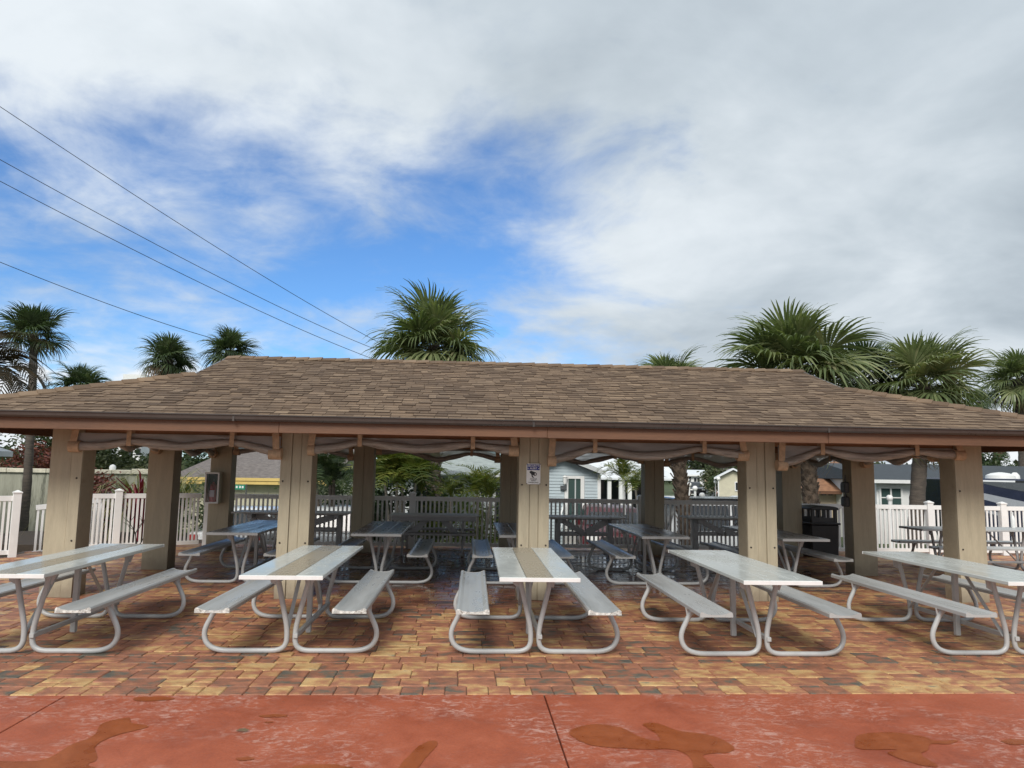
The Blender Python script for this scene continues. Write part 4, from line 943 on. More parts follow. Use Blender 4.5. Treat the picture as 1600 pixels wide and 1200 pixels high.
# ------------------------------------------------------------------ palms and plants
def fan_frond(seed, droop, nseg=42, pet=0.62, fan=1.12):
    """one costapalmate leaf along +X: arched stalk, then a fan of folded drooping blades"""
    r = random.Random(seed); m = MB()
    st = [Vector((pet * t, 0, 0.10 * math.sin(t * math.pi * 0.6) - 0.02 * t)) for t in (0, 0.33, 0.66, 1)]
    m.tube(st, [0.022, 0.017, 0.013, 0.010], n=4, caps=False)
    hub = st[-1]
    for i in range(nseg):
        th = R(-128 + 256 * i / (nseg - 1)) + r.uniform(-.035, .035)
        c = math.cos(th); L = fan * (0.74 + 0.26 * max(0, c)) * r.uniform(0.86, 1.06)
        base = hub + Vector((0.22 * max(0, c) , 0, -0.02 * max(0, c)))
        d = Vector((c * 0.95, math.sin(th), 0.30 * abs(math.sin(th)) + 0.10)).normalized()
        side = Vector((-math.sin(th), c, 0)).normalized()
        fold = 0.008 if i % 2 else -0.008
        dr = droop * r.uniform(0.7, 1.4); tip = r.uniform(0.5, 1.5)
        prev = None; b0 = len(m.v)
        for t, w in ((0.0, 0.012), (0.36, 0.030), (0.66, 0.025), (0.87, 0.011), (1.0, 0.0015)):
            z = -dr * (t ** 2.2) * L - (0.10 * tip * L if t > 0.95 else 0) - (0.03 * tip * L if 0.8 < t < 0.95 else 0)
            p = base + d * (L * t * (1 - 0.22 * dr * t)) + Vector((0, 0, z + fold * (1 - t)))
            m.v.append(tuple(p - side * w)); m.v.append(tuple(p + side * w + Vector((0, 0, fold))))
        for k in range(4): m.f.append((b0 + 2 * k, b0 + 2 * k + 1, b0 + 2 * k + 3, b0 + 2 * k + 2))
    return m
FAN = {}
for nm, mt in (('sabal', 'sabal'), ('dark', 'sabaldark'), ('dead', 'deadleaf')):
    FAN[nm] = [fan_frond(20 + k + (50 if nm == 'dead' else 0), dr).mesh('frond', M[mt], fix=False) for k, dr in enumerate((0.18, 0.26, 0.34, 0.42, 0.6, 0.8))]
def trunk_pts(base, top, bow=0.0, n=12):
    base = Vector(base); top = Vector(top); s = Vector((1, 0, 0))
    return [base.lerp(top, i / n) + s * bow * math.sin(math.pi * i / n) for i in range(n + 1)]
def bumpy_trunk(mb, pts, r0, r1, seed, n=12, amp=0.10):
    out = []; rs = []
    for i in range(len(pts) - 1):
        for k in range(4): out.append(pts[i].lerp(pts[i + 1], k / 4))
    out.append(pts[-1]); m = len(out)
    for i in range(m): rs.append((r0 + (r1 - r0) * i / m) * (1 + (0.10 * math.exp(-i / 3)) + amp * 0.5 * (1 if i % 2 else -1) * 0.35 + amp * mnoise.noise(Vector((i * 0.7, seed, 0)))))
    mb.tube(out, rs, n=n)
    for j, v in enumerate(mb.v):
        d = mnoise.noise(Vector((v[0] * 9, v[1] * 9, v[2] * 9 + seed))) * r0 * amp
        mb.v[j] = (v[0] + d, v[1] + d * 0.6, v[2])
def fan_palm(label, base, top, r=0.17, sc=1.0, n=40, kind='sabal', seed=0, bow=0.0, boots=0, low=-55, dead=3, bark='bark'):
    t = thing('palm_tree', label, 'palm', base, 0, 'fan palms'); g = random.Random(seed)
    b = Vector((0, 0, 0)); tp = Vector(top) - Vector(base)
    m = MB(); pts = trunk_pts(b, tp, bow); bumpy_trunk(m, pts, r * 1.08, r * 0.92, seed)
    m.build('trunk', M[bark], t, smooth=True)
    if boots:     # stubs of old leaf stalks crossing over the upper trunk
        bm_ = MB(); H_ = tp.length; ax = tp.normalized(); s1 = ax.cross(Vector((0, 1, 0))).normalized(); s2 = ax.cross(s1)
        for k in range(boots):
            h = H_ * (1 - 0.0) - k * 0.032 - 0.1
            if h < 0.15: break
            i = h / H_ * (len(pts) - 1); ii = min(int(i), len(pts) - 2); p = pts[ii].lerp(pts[ii + 1], i - ii)
            a = k * 2.399; d = s1 * math.cos(a) + s2 * math.sin(a); sd_ = ax.cross(d)
            for s in (-1, 1):
                q0 = p + d * r * 0.9 + sd_ * s * 0.055 - ax * 0.09; q1 = p + d * (r + 0.045 + g.random() * 0.03) + sd_ * s * 0.02 + ax * 0.07
                bm_.bar(q0, q1, 0.05, 0.018, up=d)
        tag(bm_.build('leaf_stub_field', M['boot'], t), kind='stuff')
    for k in range(n):
        u = k / (n - 1); az = k * 2.39996 + g.uniform(-.25, .25)
        pitch = 86 - (86 - low) * (u ** 0.86) + g.uniform(-8, 8)
        dr = 0 if pitch > 60 else 1 if pitch > 40 else 2 if pitch > 18 else 3 if pitch > -5 else 4 if pitch > -30 else 5
        s = sc * g.uniform(0.78, 1.06) * (0.76 if pitch > 62 else 1.0)
        me = FAN['dead' if k >= n - dead else kind][dr]
        o = place('frond', me, t, tp + Vector((0, 0, -0.25 * u * sc)), (0, 0, 0), s)
        o.rotation_euler = (Matrix.Rotation(az, 3, 'Z') @ Matrix.Rotation(-R(pitch), 3, 'Y') @ Matrix.Rotation(g.uniform(-.5, .5), 3, 'X')).to_euler()
    return t
def feather_frond(seed, L=1.8, arch=0.9, nl=26, lf=0.42, wd=0.017, lift=0.35):
    r = random.Random(seed); m = MB()
    def P(t): return Vector((L * t * (1 - 0.12 * arch * t), 0, L * (0.30 * arch * math.sin(t * math.pi * 0.55) - 0.62 * arch * t * t * t)))
    m.tube([P(i / 7) for i in range(8)], [0.018 * (1 - 0.1 * i) for i in range(8)], n=4, caps=False)
    for i in range(nl):
        t = 0.12 + 0.88 * i / nl; p = P(t); d = (P(min(1.02, t + 0.03)) - P(t - 0.03)).normalized()
        ln = lf * (0.55 + 0.9 * math.sin(math.pi * min(1, t * 0.85 + 0.1))) * 0.72
        for s in (-1, 1):
            k = (d * 0.75 + Vector((0, s * 0.9, lift * r.uniform(0.4, 1.3)))).normalized(); ll = ln * r.uniform(0.82, 1.1)
            b0 = len(m.v)
            for q, w_, z in ((0, wd * 0.6, 0), (0.45, wd, -0.05), (0.8, wd * 0.7, -0.22), (1, 0.001, -0.42)):
                c = p + k * ll * q + Vector((0, 0, z * ll * 0.7)); m.v.append(tuple(c - d * w_)); m.v.append(tuple(c + d * w_))
            for q in range(3): m.f.append((b0 + 2 * q, b0 + 2 * q + 1, b0 + 2 * q + 3, b0 + 2 * q + 2))
    return m
FEA = {}
for nm, mt, kw in (('areca', 'areca', dict(L=1.5, arch=1.0, nl=20, lf=0.46, wd=0.021, lift=0.55)), ('fern', 'fern', dict(L=1.6, arch=1.0, nl=22, lf=0.40, wd=0.02, lift=0.3)), ('bronze', 'feather', dict(L=2.2, arch=1.25, nl=30, lf=0.55, wd=0.03, lift=0.1))):
    FEA[nm] = [feather_frond(70 + k, **kw).mesh('frond', M[mt], fix=False) for k in range(3)]
def feather_palm(name, label, cat, base, top, n, kind, sc=1.0, seed=0, hi=85, lo=15, stem='palebark', r=0.06, stems=1, spread=0.0, group=None):
    t = thing(name, label, cat, base, 0, group); g = random.Random(seed); tp = Vector(top) - Vector(base)
    for s in range(stems):
        off = Vector((g.uniform(-spread, spread), g.uniform(-spread, spread) * 0.6, g.uniform(-.35, 0.1) * spread)) if stems > 1 else Vector((0, 0, 0))
        m = MB(); bumpy_trunk(m, trunk_pts(off * 0.35, tp + off, 0.03), r, r * 0.7, seed + s, n=8, amp=0.05); m.build('trunk', M[stem], t, smooth=True)
        for k in range(n):
            pitch = hi - (hi - lo) * ((k / max(1, n - 1)) ** 0.9) + g.uniform(-8, 8); az = k * 2.39996 + g.uniform(-.3, .3) + s
            o = place('frond', FEA[kind][k % 3], t, tp + off, (0, 0, 0), sc * g.uniform(0.8, 1.1))
            o.rotation_euler = (Matrix.Rotation(az, 3, 'Z') @ Matrix.Rotation(-R(pitch), 3, 'Y') @ Matrix.Rotation(g.uniform(-.4, .4), 3, 'X')).to_euler()
    return t
def leafy(name, label, cat, base, blobs, leaf, n, m, seed=0, trunk=None, tmat='bark', group=None):
    """blobs: (dx, dy, dz, rx, ry, rz); leaves gather in clumps on and in each blob"""
    t = thing(name, label, cat, base, 0, group); g = random.Random(seed); mb = MB()
    vol = sum(b[3] * b[5] for b in blobs)
    for b in blobs:
        nb = int(n * b[3] * b[5] / vol); cl = max(4, nb // 34)
        for c in range(cl):
            while True:
                q = Vector((g.uniform(-1, 1), g.uniform(-1, 1), g.uniform(-1, 1)))
                if 0.35 < q.length < 1: break
            c0 = Vector((b[0] + q.x * b[3], b[1] + q.y * b[4], b[2] + q.z * b[5])); cr = 0.26 * (b[3] + b[5]) / 2 + leaf
            for k in range(34):
                p = c0 + Vector((g.gauss(0, 0.5), g.gauss(0, 0.5), g.gauss(0, 0.42))) * cr
                a = Vector((g.uniform(-1, 1), g.uniform(-1, 1), g.uniform(-0.5, 0.7))).normalized() * leaf * g.uniform(0.6, 1.3)
                w_ = a.cross(Vector((g.uniform(-1, 1), g.uniform(-1, 1), g.uniform(-1, 1)))).normalized() * leaf * g.uniform(0.25, 0.45)
                mb.face([p - a, p + w_, p + a, p - w_])
    mb.build('crown', m, t, fix=False)
    if trunk:
        k = MB(); top = Vector(trunk[:3]); rr = trunk[3]
        k.tube(trunk_pts((0, 0, 0), top, 0.08, 6), [rr * (1 - 0.05 * i) for i in range(7)], n=8)
        for b in blobs:
            k.tube([top * 0.75, (top + Vector(b[:3])) / 2, Vector(b[:3])], [rr * 0.5, rr * 0.35, rr * 0.15], n=6)
        k.build('trunk', M[tmat], t, smooth=True)
    return t
def blades(name, label, base, n, L, wd, m, seed=0, up=0.55, bend=0.5, group=None, cat='plant'):
    t = thing(name, label, cat, base, 0, group); g = random.Random(seed); mb = MB()
    for k in range(n):
        az = g.uniform(0, 2 * math.pi); tilt = g.uniform(0.1, 1.0) * (1 - up) * 1.9; l = L * g.uniform(0.6, 1.1)
        d = Vector((math.cos(az), math.sin(az), 0)); s = Vector((-math.sin(az), math.cos(az), 0)); b0 = len(mb.v)
        for q in range(6):
            u = q / 5; an = tilt + bend * u * u * 1.8
            p = Vector((0, 0, 0)) + d * (0.04 + l * u * math.sin(an * (0.5 + 0.5 * u))) + Vector((0, 0, l * u * math.cos(an * (0.5 + 0.5 * u))))
            w_ = wd * (0.5 + 1.2 * u if u < 0.4 else 1.0 * (1 - u) / 0.6 + 0.02)
            mb.v.append(tuple(p - s * w_)); mb.v.append(tuple(p + s * w_))
        for q in range(5): mb.f.append((b0 + 2 * q, b0 + 2 * q + 1, b0 + 2 * q + 3, b0 + 2 * q + 2))
    mb.build('leaves', m, t, fix=False); return t
def low(p): return (p[0], p[1], LOW)
def bedz(p): return (p[0], p[1], -0.125)

# fan palms, near ones first
c = (-1.000, 20.600, 5.106); b = (-0.847, 20.600, 0.911)
fan_palm('largest dark green fan palm rising behind the middle of the roof ridge', low(b), c, 0.175, 1.16, 58, 'sabal', 1, 0.0, 200, -62, 5)
c = (8.620, 18.800, 4.371); b = (8.951, 18.800, 1.111)
fan_palm('largest bright fan palm behind the right end of the roof ridge', low(b), c, 0.185, 1.32, 62, 'sabal', 2, 0.10, 180, -62, 6, 'boot')
c = (12.277, 19.000, 4.102); b = (11.689, 19.000, 1.141)
fan_palm('fan palm with drooping yellowish fronds over the right roof slope', low(b), c, 0.185, 1.04, 54, 'sabal', 3, 0.0, 0, -75, 7, 'bark')
c = (11.430, 20.500, 4.476); b = (11.319, 20.500, 0.811)
fan_palm('darker low fan palm squeezed between two bright ones on the right', low(b), c, 0.16, 0.92, 44, 'dark', 4, 0.0, 0, -78, 8)
c = (5.243, 18.900, 3.863); b = (5.770, 18.900, 0.900)
fan_palm('fan palm of which only the crest shows above the ridge, with leaning stubby trunk', low(b), c, 0.165, 0.72, 38, 'sabal', 5, 0.02, 120, -50, 3, 'boot')
c = (26.672, 34.000, 6.436); b = (26.610, 34.000, 0.642)
fan_palm('fan palm at the far right edge of the photo against grey cloud', low(b), c, 0.27, 1.15, 40, 'sabal', 6, 0.15, 0, -55, 5)
c = (-13.277, 23.000, 5.543); b = (-13.062, 23.000, 0.561)
fan_palm('tall slender fan palm standing clear of the roof at the far left', low(b), c, 0.115, 0.70, 30, 'dark', 7, 0.06, 8, -22, 1, 'bark')
c = (-13.672, 34.000, 6.372); b = (-13.135, 34.000, 0.109)
fan_palm('rounded dark fan palm over the left roof slope, left of a similar pair', low(b), c, 0.26, 0.86, 38, 'dark', 8, 0.0, 0, -30, 3)
c = (-10.905, 34.000, 6.826); b = (-10.625, 34.000, 0.142)
fan_palm('dark fan palm touching the left end of the roof ridge', low(b), c, 0.25, 0.86, 38, 'dark', 9, 0.0, 0, -40, 2)
c = (-15.375, 30.000, 4.660); b = (-15.019, 30.000, 0.248)
fan_palm('low dark fan palm whose crest shows just over the left eave', low(b), c, 0.22, 0.76, 34, 'dark', 10, 0.0, 0, -35, 2)
c = (43.511, 60.000, 8.009); b = (43.024, 60.000, -0.205)
fan_palm('small distant fan palm between the two on the right', low(b), c, 0.25, 0.95, 26, 'dark', 11, 0.0, 0, -55, 3)
c = (44.975, 60.000, 4.116); b = (43.752, 60.000, -0.195)
fan_palm('distant leaning palm seen under the right eave', low(b), c, 0.34, 0.7, 22, 'dark', 12, 0.0, 0, -40, 3)
feather_palm('feather_palm', 'bronze feathery palm fronds drooping in from the left edge', 'palm', low((-12.089, 19.000, 0.738)), (-12.270, 19.000, 3.735), 24, 'bronze', 0.92, 3, 70, -25, 'bark', 0.13)

# plants behind the fence
feather_palm('areca_palm', 'dark leafy clump of arching areca palms beside the second rear column', 'palm', low((-1.647, 18.300, 0.753)), (-1.667, 18.300, 1.340), 22, 'areca', 0.80, 21, 80, 10, 'palebark', 0.04, 4, 0.5, 'areca palms behind the fence')
feather_palm('areca_palm', 'yellow-green areca palm right of the thick trunk', 'palm', low((0.266, 18.000, 0.792)), (0.306, 18.000, 1.068), 13, 'areca', 0.62, 22, 78, 12, 'palebark', 0.035, 2, 0.3, 'areca palms behind the fence')
feather_palm('areca_palm', 'low bright areca palm hard against the thick trunk', 'palm', low((-0.402, 18.300, 0.738)), (-0.377, 18.300, 0.955), 10, 'areca', 0.5, 23, 70, 15, 'palebark', 0.035, 1, 0.2, 'areca palms behind the fence')
feather_palm('areca_palm', 'small upright lime-green areca palm above the fence post', 'palm', low((-1.067, 18.200, 0.765)), (-1.075, 18.200, 1.042), 7, 'areca', 0.40, 24, 88, 50, 'palebark', 0.03, 1, 0.1, 'areca palms behind the fence')
feather_palm('areca_palm', 'lone palm with white trunk and reddish fronds beside the blue house', 'palm', low((4.695, 22.000, 0.651)), (4.697, 22.000, 1.428), 16, 'areca', 0.68, 25, 88, 5, 'white', 0.055, 1, 0.0, 'areca palms behind the fence')
feather_palm('areca_palm', 'bushy areca palm half hidden by the fourth rear column', 'palm', low((4.796, 20.000, 0.752)), (4.781, 20.000, 1.182), 11, 'areca', 0.5, 26, 80, 15, 'palebark', 0.04, 2, 0.2, 'areca palms behind the fence')
feather_palm('fern_palm', 'deep green ferny palm thicket right of the second front column', 'palm', low((-3.469, 19.000, 0.695)), (-3.495, 19.000, 1.301), 16, 'fern', 0.75, 27, 80, 0, 'bark', 0.06, 3, 0.45)
leafy('shrub', 'dense dark shrub filling the gap above the white car', 'shrub', low((-3.433, 20.500, 0.621)), [(0, 0, 1.2, 1.0, 0.7, 0.9), (-0.6, 0.2, 1.9, 0.8, 0.6, 0.7)], 0.075, 3000, M['fern'], 31)
leafy('shrub', 'dark understorey shrub beneath the dense areca clump', 'shrub', low((-1.714, 19.600, 0.688)), [(0, 0, 1.35, 1.3, 0.6, 1.1)], 0.085, 3400, M['fern'], 32)
leafy('shrub', 'low shrub at the foot of the thick palm trunk', 'shrub', low((-0.046, 19.200, 0.729)), [(0, 0, 1.2, 1.5, 0.5, 0.8)], 0.075, 2600, M['areca'], 33)
leafy('croton', 'orange and red croton bush beside the corner column', 'shrub', bedz((-8.907, 18.600, 0.797)), [(0, 0, 0.8, 0.45, 0.4, 0.75)], 0.07, 1100, M['redleaf'], 34)
blades('cordyline', 'crimson cordyline with broad strap leaves above the left fence', bedz((-7.567, 17.900, 0.992)), 46, 2.1, 0.045, M['cordy'], 35, 0.70, 0.35)
blades('ornamental_grass', 'tall straw-coloured grass clump by the left mid column', bedz((-8.276, 19.400, 1.094)), 170, 2.7, 0.018, M['strawgrass'], 36, 0.68, 0.75, 'straw grass clumps')
blades('ornamental_grass', 'green and yellow grass clump between the two left columns', bedz((-7.374, 19.400, 1.107)), 170, 2.5, 0.018, M['strawgrass'], 37, 0.78, 0.5, 'straw grass clumps')
blades('ornamental_grass', 'short spiky green plant above the left fence post', bedz((-8.619, 18.800, 0.948)), 26, 1.5, 0.022, M['sabal'], 38, 0.75, 0.35)
leafy('shrub', 'low green shrub behind the left fence post', 'shrub', bedz((-6.971, 18.800, 0.815)), [(0, 0, 0.6, 1.2, 0.5, 0.6)], 0.07, 1300, M['fern'], 39)
leafy('sea_grape_tree', 'red-leaved tree over the stained wall at the left edge', 'tree', low((-15.682, 29.000, 0.280)), [(-0.6, 0, 2.4, 1.0, 0.8, 0.8), (0.4, 0, 2.75, 0.9, 0.8, 0.75), (0.2, 0.4, 1.9, 1.3, 0.8, 0.6)], 0.10, 3400, M['redleaf'], 40, (0, 0, 1.8, 0.09))
leafy('tree', 'dark bluish tree behind the stained wall and left mid column', 'tree', low((-15.056, 33.000, 0.124)), [(-0.5, 0, 2.5, 1.3, 0.9, 1.0), (1.0, 0, 2.3, 1.0, 0.9, 0.9)], 0.12, 3000, M['treeleaf'], 41, (0, 0, 2.0, 0.11))
leafy('tree', 'dark green tree peeping over the grey-brown roof', 'tree', low((-13.751, 40.000, -0.146)), [(0, 0, 3.0, 1.2, 0.9, 0.9)], 0.13, 1500, M['fern'], 42, (0, 0, 2.2, 0.12))
leafy('tree', 'dark tree behind the red-leaved one at the left edge', 'tree', low((-20.532, 36.000, -0.072)), [(0.3, 0, 3.5, 2.2, 1.2, 0.9), (1.3, 0, 2.5, 1.6, 1.2, 1.1)], 0.14, 3200, M['treeleaf'], 43, (0, 0, 2.2, 0.13))
# trees along the road and beyond the roofs
leafy('tree', 'dense green tree at the far end of the road beside the leaning palm', 'tree', ((39.598, 128.000, 1.404)[0], 128, LOW), [(0, 0, 5.2, 2.6, 2, 2.2), (1.6, 0, 3.6, 2.4, 2, 1.6)], 0.26, 2400, M['treeleaf'], 51, (0, 0, 3.5, 0.25))
leafy('tree', 'brownish tree in the middle of the row closing the road', 'tree', ((44.089, 134.000, 1.432)[0], 134, LOW), [(0, 0, 4.2, 3.4, 2, 1.6), (2.8, 0, 3.9, 2.4, 2, 1.5)], 0.26, 2200, M['feather'], 52, (0, 0, 3.0, 0.25))
leafy('tree', 'olive tree behind the cream gable at the road end', 'tree', ((45.097, 128.000, 1.489)[0], 128, LOW), [(0, 0, 4.4, 3.4, 2, 1.9), (2.4, 0, 4.8, 2.4, 2, 1.6)], 0.26, 2200, M['treeleaf'], 53, (0, 0, 3.2, 0.25))
leafy('tree', 'round roadside tree between the far house and the cream one', 'tree', ((25.880, 76.000, 0.890)[0], 76, LOW), [(0, 0, 2.0, 1.25, 1.1, 1.3)], 0.19, 2000, M['treeleaf'], 54, (0, 0, 1.5, 0.15))
leafy('shrub', 'dark round shrub at the verge beneath the lamp globes', 'shrub', ((22.583, 66.000, 0.421)[0], 66, LOW), [(0, 0, 1.2, 0.9, 0.8, 1.2)], 0.13, 900, M['fern'], 55)
leafy('shrub', 'flowering low shrub beside the leaning palm trunk', 'shrub', low((6.815, 22.000, 0.812)), [(0, 0, 1.15, 0.35, 0.4, 0.4)], 0.06, 500, M['redleaf'], 56)
for i, (x, y, s, mt) in enumerate([(34, 52, 1.0, 'treeleaf'), (39.5, 55, 1.15, 'fern'), (45.5, 56, 1.0, 'feather'), (50.5, 58, 1.2, 'treeleaf'), (29.5, 55, 0.85, 'treeleaf')]):
    leafy('tree', ['olive tree rising beyond the slate roof, nearest the right corner column', 'dark green tree beyond the slate roof under the right eave', 'brown-tinged tree at the right edge beyond the slate roof', 'tree furthest right beyond the slate roof', 'green tree over the brown hip roof'][i], 'tree', (x, y, LOW),
          [(0, 0, 3.3 * s, 2.4 * s, 1.4, 1.1 * s), (1.9, 0.3, 2.7 * s, 2.0 * s, 1.4, 1.0 * s)], 0.19, 1700, M[mt], 60 + i, (0, 0, 2.2 * s, 0.16))
wd_ = MB(); g = random.Random(77)
for k in range(9000):
    a = g.uniform(-1.0, 1.0); rr_ = g.uniform(150, 190); x = math.sin(a) * rr_; y = math.cos(a) * rr_; z = LOW + abs(g.gauss(0, 1)) * 1.6 * (1 + 0.5 * mnoise.noise(Vector((x * 0.05, 0, 0)))) + 0.4
    s = g.uniform(0.5, 1.1); an = g.uniform(0, 3.1)
    wd_.face([(x - s * math.cos(an), y - s * math.sin(an), z), (x, y, z - s * 0.6), (x + s * math.cos(an), y + s * math.sin(an), z + 0.2), (x, y, z + s)])
tag(wd_.build('far_wood', M['treeleaf'], fix=False), 'low dark belt of far-off trees along the horizon', kind='stuff')

# ------------------------------------------------------------------ houses and walls beyond the fence
def bpart(mb, n, m, t, par=None, **k): return mb.build(n, M[m], par or t, world=True, **k)
def window(t, x0, x1, z0, z1, y, fm='white', gm='glass', mull=(1, 1), s=-1):
    f = MB(); fw = 0.07
    f.box(x0 - fw, x0, y - 0.05, y + 0.02, z0 - fw, z1 + fw); f.box(x1, x1 + fw, y - 0.05, y + 0.02, z0 - fw, z1 + fw); f.box(x0, x1, y - 0.05, y + 0.02, z1, z1 + fw); f.box(x0, x1, y - 0.05, y + 0.02, z0 - fw, z0)
    for i in range(1, mull[0]): xm = x0 + (x1 - x0) * i / mull[0]; f.box(xm - 0.03, xm + 0.03, y - 0.045, y + 0.01, z0, z1)
    for i in range(1, mull[1]): zm = z0 + (z1 - z0) * i / mull[1]; f.box(x0, x1, y - 0.04, y + 0.01, zm - 0.02, zm + 0.02)
    o = bpart(f, 'window', fm, t); bpart(MB().box(x0, x1, y - 0.02, y - 0.005, z0, z1), 'pane', gm, t, o); return o
# stained wall at the left
a = (-16.781, 24.000, 1.371); b = (-9.992, 24.600, 1.498)
t = thing('garden_wall', 'stained grey-green block wall with cream coping at the left', 'wall', ((a[0] + b[0]) / 2, a[1], LOW))
zt = 1.33
bpart(MB().box(a[0], b[0], 24.2, 24.4, LOW, zt), 'wall', 'stainwall', t)
g = random.Random(5); x = a[0]
while x < b[0]:
    l = g.choice([0.6, 0.8, 1.2]); l = min(l, b[0] - x)
    if l < 0.1: break
    hh = g.choice([0.13, 0.13, 0.14, 0.17]); bpart(MB().box(x + 0.006, x + l - 0.006, 24.12, 24.48, zt, zt + hh), 'coping_block', 'cap', t, bevel=0.012); x += l
o = (-11.240, 24.300, 1.519); t2 = thing('white_pipe_cap', 'small white rounded pipe cap on the stained wall coping', 'pipe cap', (o[0], 24.3, zt + 0.13))
MB().lathe([(0.09, 0), (0.10, 0.08), (0.07, 0.14), (0.02, 0.165)], n=12).build('cap', M['white'], t2, smooth=True)
# white eave of a house cut by the left edge
o = (-12.384, 21.000, 1.828); t = thing('house', 'white house corner with pale eave cut off by the left edge', 'house', (o[0] - 2.5, 20.3, LOW))
bpart(MB().box(o[0] - 5, o[0] - 0.75, 19.8, 20.9, LOW, 1.9), 'wall', 'white', t)
bpart(MB().hexa([(o[0] - 5, 19.5, 3.3), (o[0], 19.5, 1.80), (o[0], 21, 1.80), (o[0] - 5, 21, 3.3), (o[0] - 5, 19.5, 3.44), (o[0], 19.5, 1.94), (o[0], 21, 1.94), (o[0] - 5, 21, 3.44)]), 'roof', 'paleside', t)
# yellow fascia house
a = (-11.727, 30.000, 0.865); b = (-5.312, 30.000, 0.958); r0 = (-10.863, 34.000, 2.248); r1 = (-4.941, 34.000, 2.525)
t = thing('house', 'cream house with yellow fascia and grey-brown shingle roof at left', 'house', ((a[0] + b[0]) / 2, 31, LOW))
ze = (-8.331, 30.000, 1.166)[2]; zb = (-8.317, 30.000, 0.914)[2]
bpart(MB().box(a[0] + 0.5, b[0], 30.5, 38, LOW, zb), 'wall', 'cream', t)
m = MB(); m.face([(a[0], 30, ze), (b[0], 30, ze), (r1[0], 34, r1[2]), (r0[0], 34, r0[2])]); m.face([(a[0], 38, ze), (a[0], 30, ze), (r0[0], 34, r0[2])]); m.face([(b[0], 38, ze), (a[0], 38, ze), (r0[0], 34, r0[2]), (r1[0], 34, r1[2])]); m.face([(b[0], 30, ze), (b[0], 38, ze), (r1[0], 34, r1[2])])
bpart(m, 'roof', 'roofgrey', t, fix=False)
zm = (ze + zb) / 2
bpart(MB().box(a[0] - 0.02, b[0] + 0.02, 29.94, 30.0, zm + 0.012, ze + 0.005), 'fascia', 'yellow', t); bpart(MB().box(a[0], b[0], 29.97, 30.03, zb, zm - 0.005), 'fascia', 'yellow', t)
bpart(MB().box(a[0] + 0.02, b[0], 30.032, 37.9, zb - 0.01, zb + 0.03), 'soffit', 'cream', t)
for k in range(7): x = (-9.068, 30.500, 0.561)[0] + k * 0.55; bpart(MB().box(x, x + 0.03, 30.47, 30.498, LOW, zb - 0.02), 'board_joint', 'cap', t)
# white object and green street sign before it
o = (-7.827, 26.000, 0.921); t = thing('street_sign', 'small green street name sign on a thin pole at left', 'sign', (o[0], 26.0, LOW))
MB().tube([(0.30, 0, 0), (0.30, 0, o[2] - LOW + 0.1)], 0.022).build('pole', M['steel'], t)
MB().box(-0.42, 0.26, -0.012, 0.012, o[2] - LOW - 0.085, o[2] - LOW + 0.085).build('sign_plate', M['green'], t)
for x, w_ in ((-0.37, 0.09), (-0.25, 0.05), (-0.05, 0.06), (0.06, 0.06), (0.15, 0.06)): MB().box(x, x + w_, -0.014, -0.0125, o[2] - LOW - 0.035, o[2] - LOW + 0.04).build('letter_stroke', M['signwhite'], t)
# centre house with pale green roof
a = (-3.201, 27.000, 1.420); b = (2.829, 27.000, 1.513); ap = (0.336, 31.500, 2.332)
t = thing('house', 'white house with pale green shingle roof behind the areca palms', 'house', ((a[0] + b[0]) / 2, 28, LOW))
ze = (-0.672, 27.000, 1.528)[2]
bpart(MB().box(a[0] + 0.3, b[0] - 0.3, 27.5, 36, LOW, ze - 0.02), 'wall', 'paleside', t)
l_ = (-3.223, 31.500, 2.055); r_ = (3.569, 31.500, 2.169)
m = MB(); m.face([(a[0], 27, ze), (b[0], 27, ze), (b[0] - 2.0, 31.5, ap[2] + 0.1), (a[0] + 2.2, 31.5, ap[2] + 0.1)]); m.face([(b[0], 36, ze), (a[0], 36, ze), (a[0] + 2.2, 31.5, ap[2] + 0.1), (b[0] - 2.0, 31.5, ap[2] + 0.1)]); m.face([(a[0], 36, ze), (a[0], 27, ze), (a[0] + 2.2, 31.5, ap[2] + 0.1)]); m.face([(b[0], 27, ze), (b[0], 36, ze), (b[0] - 2.0, 31.5, ap[2] + 0.1)])
bpart(m, 'roof', 'roofgreen', t, fix=False)
bpart(MB().box(a[0], b[0], 26.95, 27.05, ze - 0.14, ze + 0.01), 'fascia', 'white', t)
p0 = (-1.865, 24.500, 1.502); p1 = (0.190, 24.500, 1.576)
bpart(MB().hexa([(p0[0], 24.4, p0[2] - 0.03), (p1[0] - 0.6, 24.4, p0[2] - 0.03), (p1[0], 26.94, ze - 0.1), (p0[0], 26.94, ze - 0.1), (p0[0] + 0.3, 24.4, p0[2] + 0.12), (p1[0] - 0.6, 24.4, p0[2] + 0.10), (p1[0], 26.94, ze - 0.02), (p0[0] + 0.3, 26.94, ze + 0.02)]), 'awning', 'roofwhite', t)
q = (-0.811, 27.400, 1.080); bpart(MB().box((-1.933, 27.400, 1.064)[0], q[0], 27.40, 27.49, LOW, ze - 0.2), 'screen_opening', 'glass', t)
for u0, u1 in (((-0.460, 27.400, 1.132), (-0.098, 27.400, 0.741)), ((0.527, 27.400, 1.217), (0.844, 27.400, 0.684))): window(t, u0[0], u1[0], u1[2], u0[2], 27.47, mull=(1, 2))
u0 = (1.095, 27.400, 1.155); u1 = (1.464, 27.400, 0.342); d_ = bpart(MB().box(u0[0], u1[0], 27.42, 27.49, LOW, u0[2]), 'door', 'glass', t)
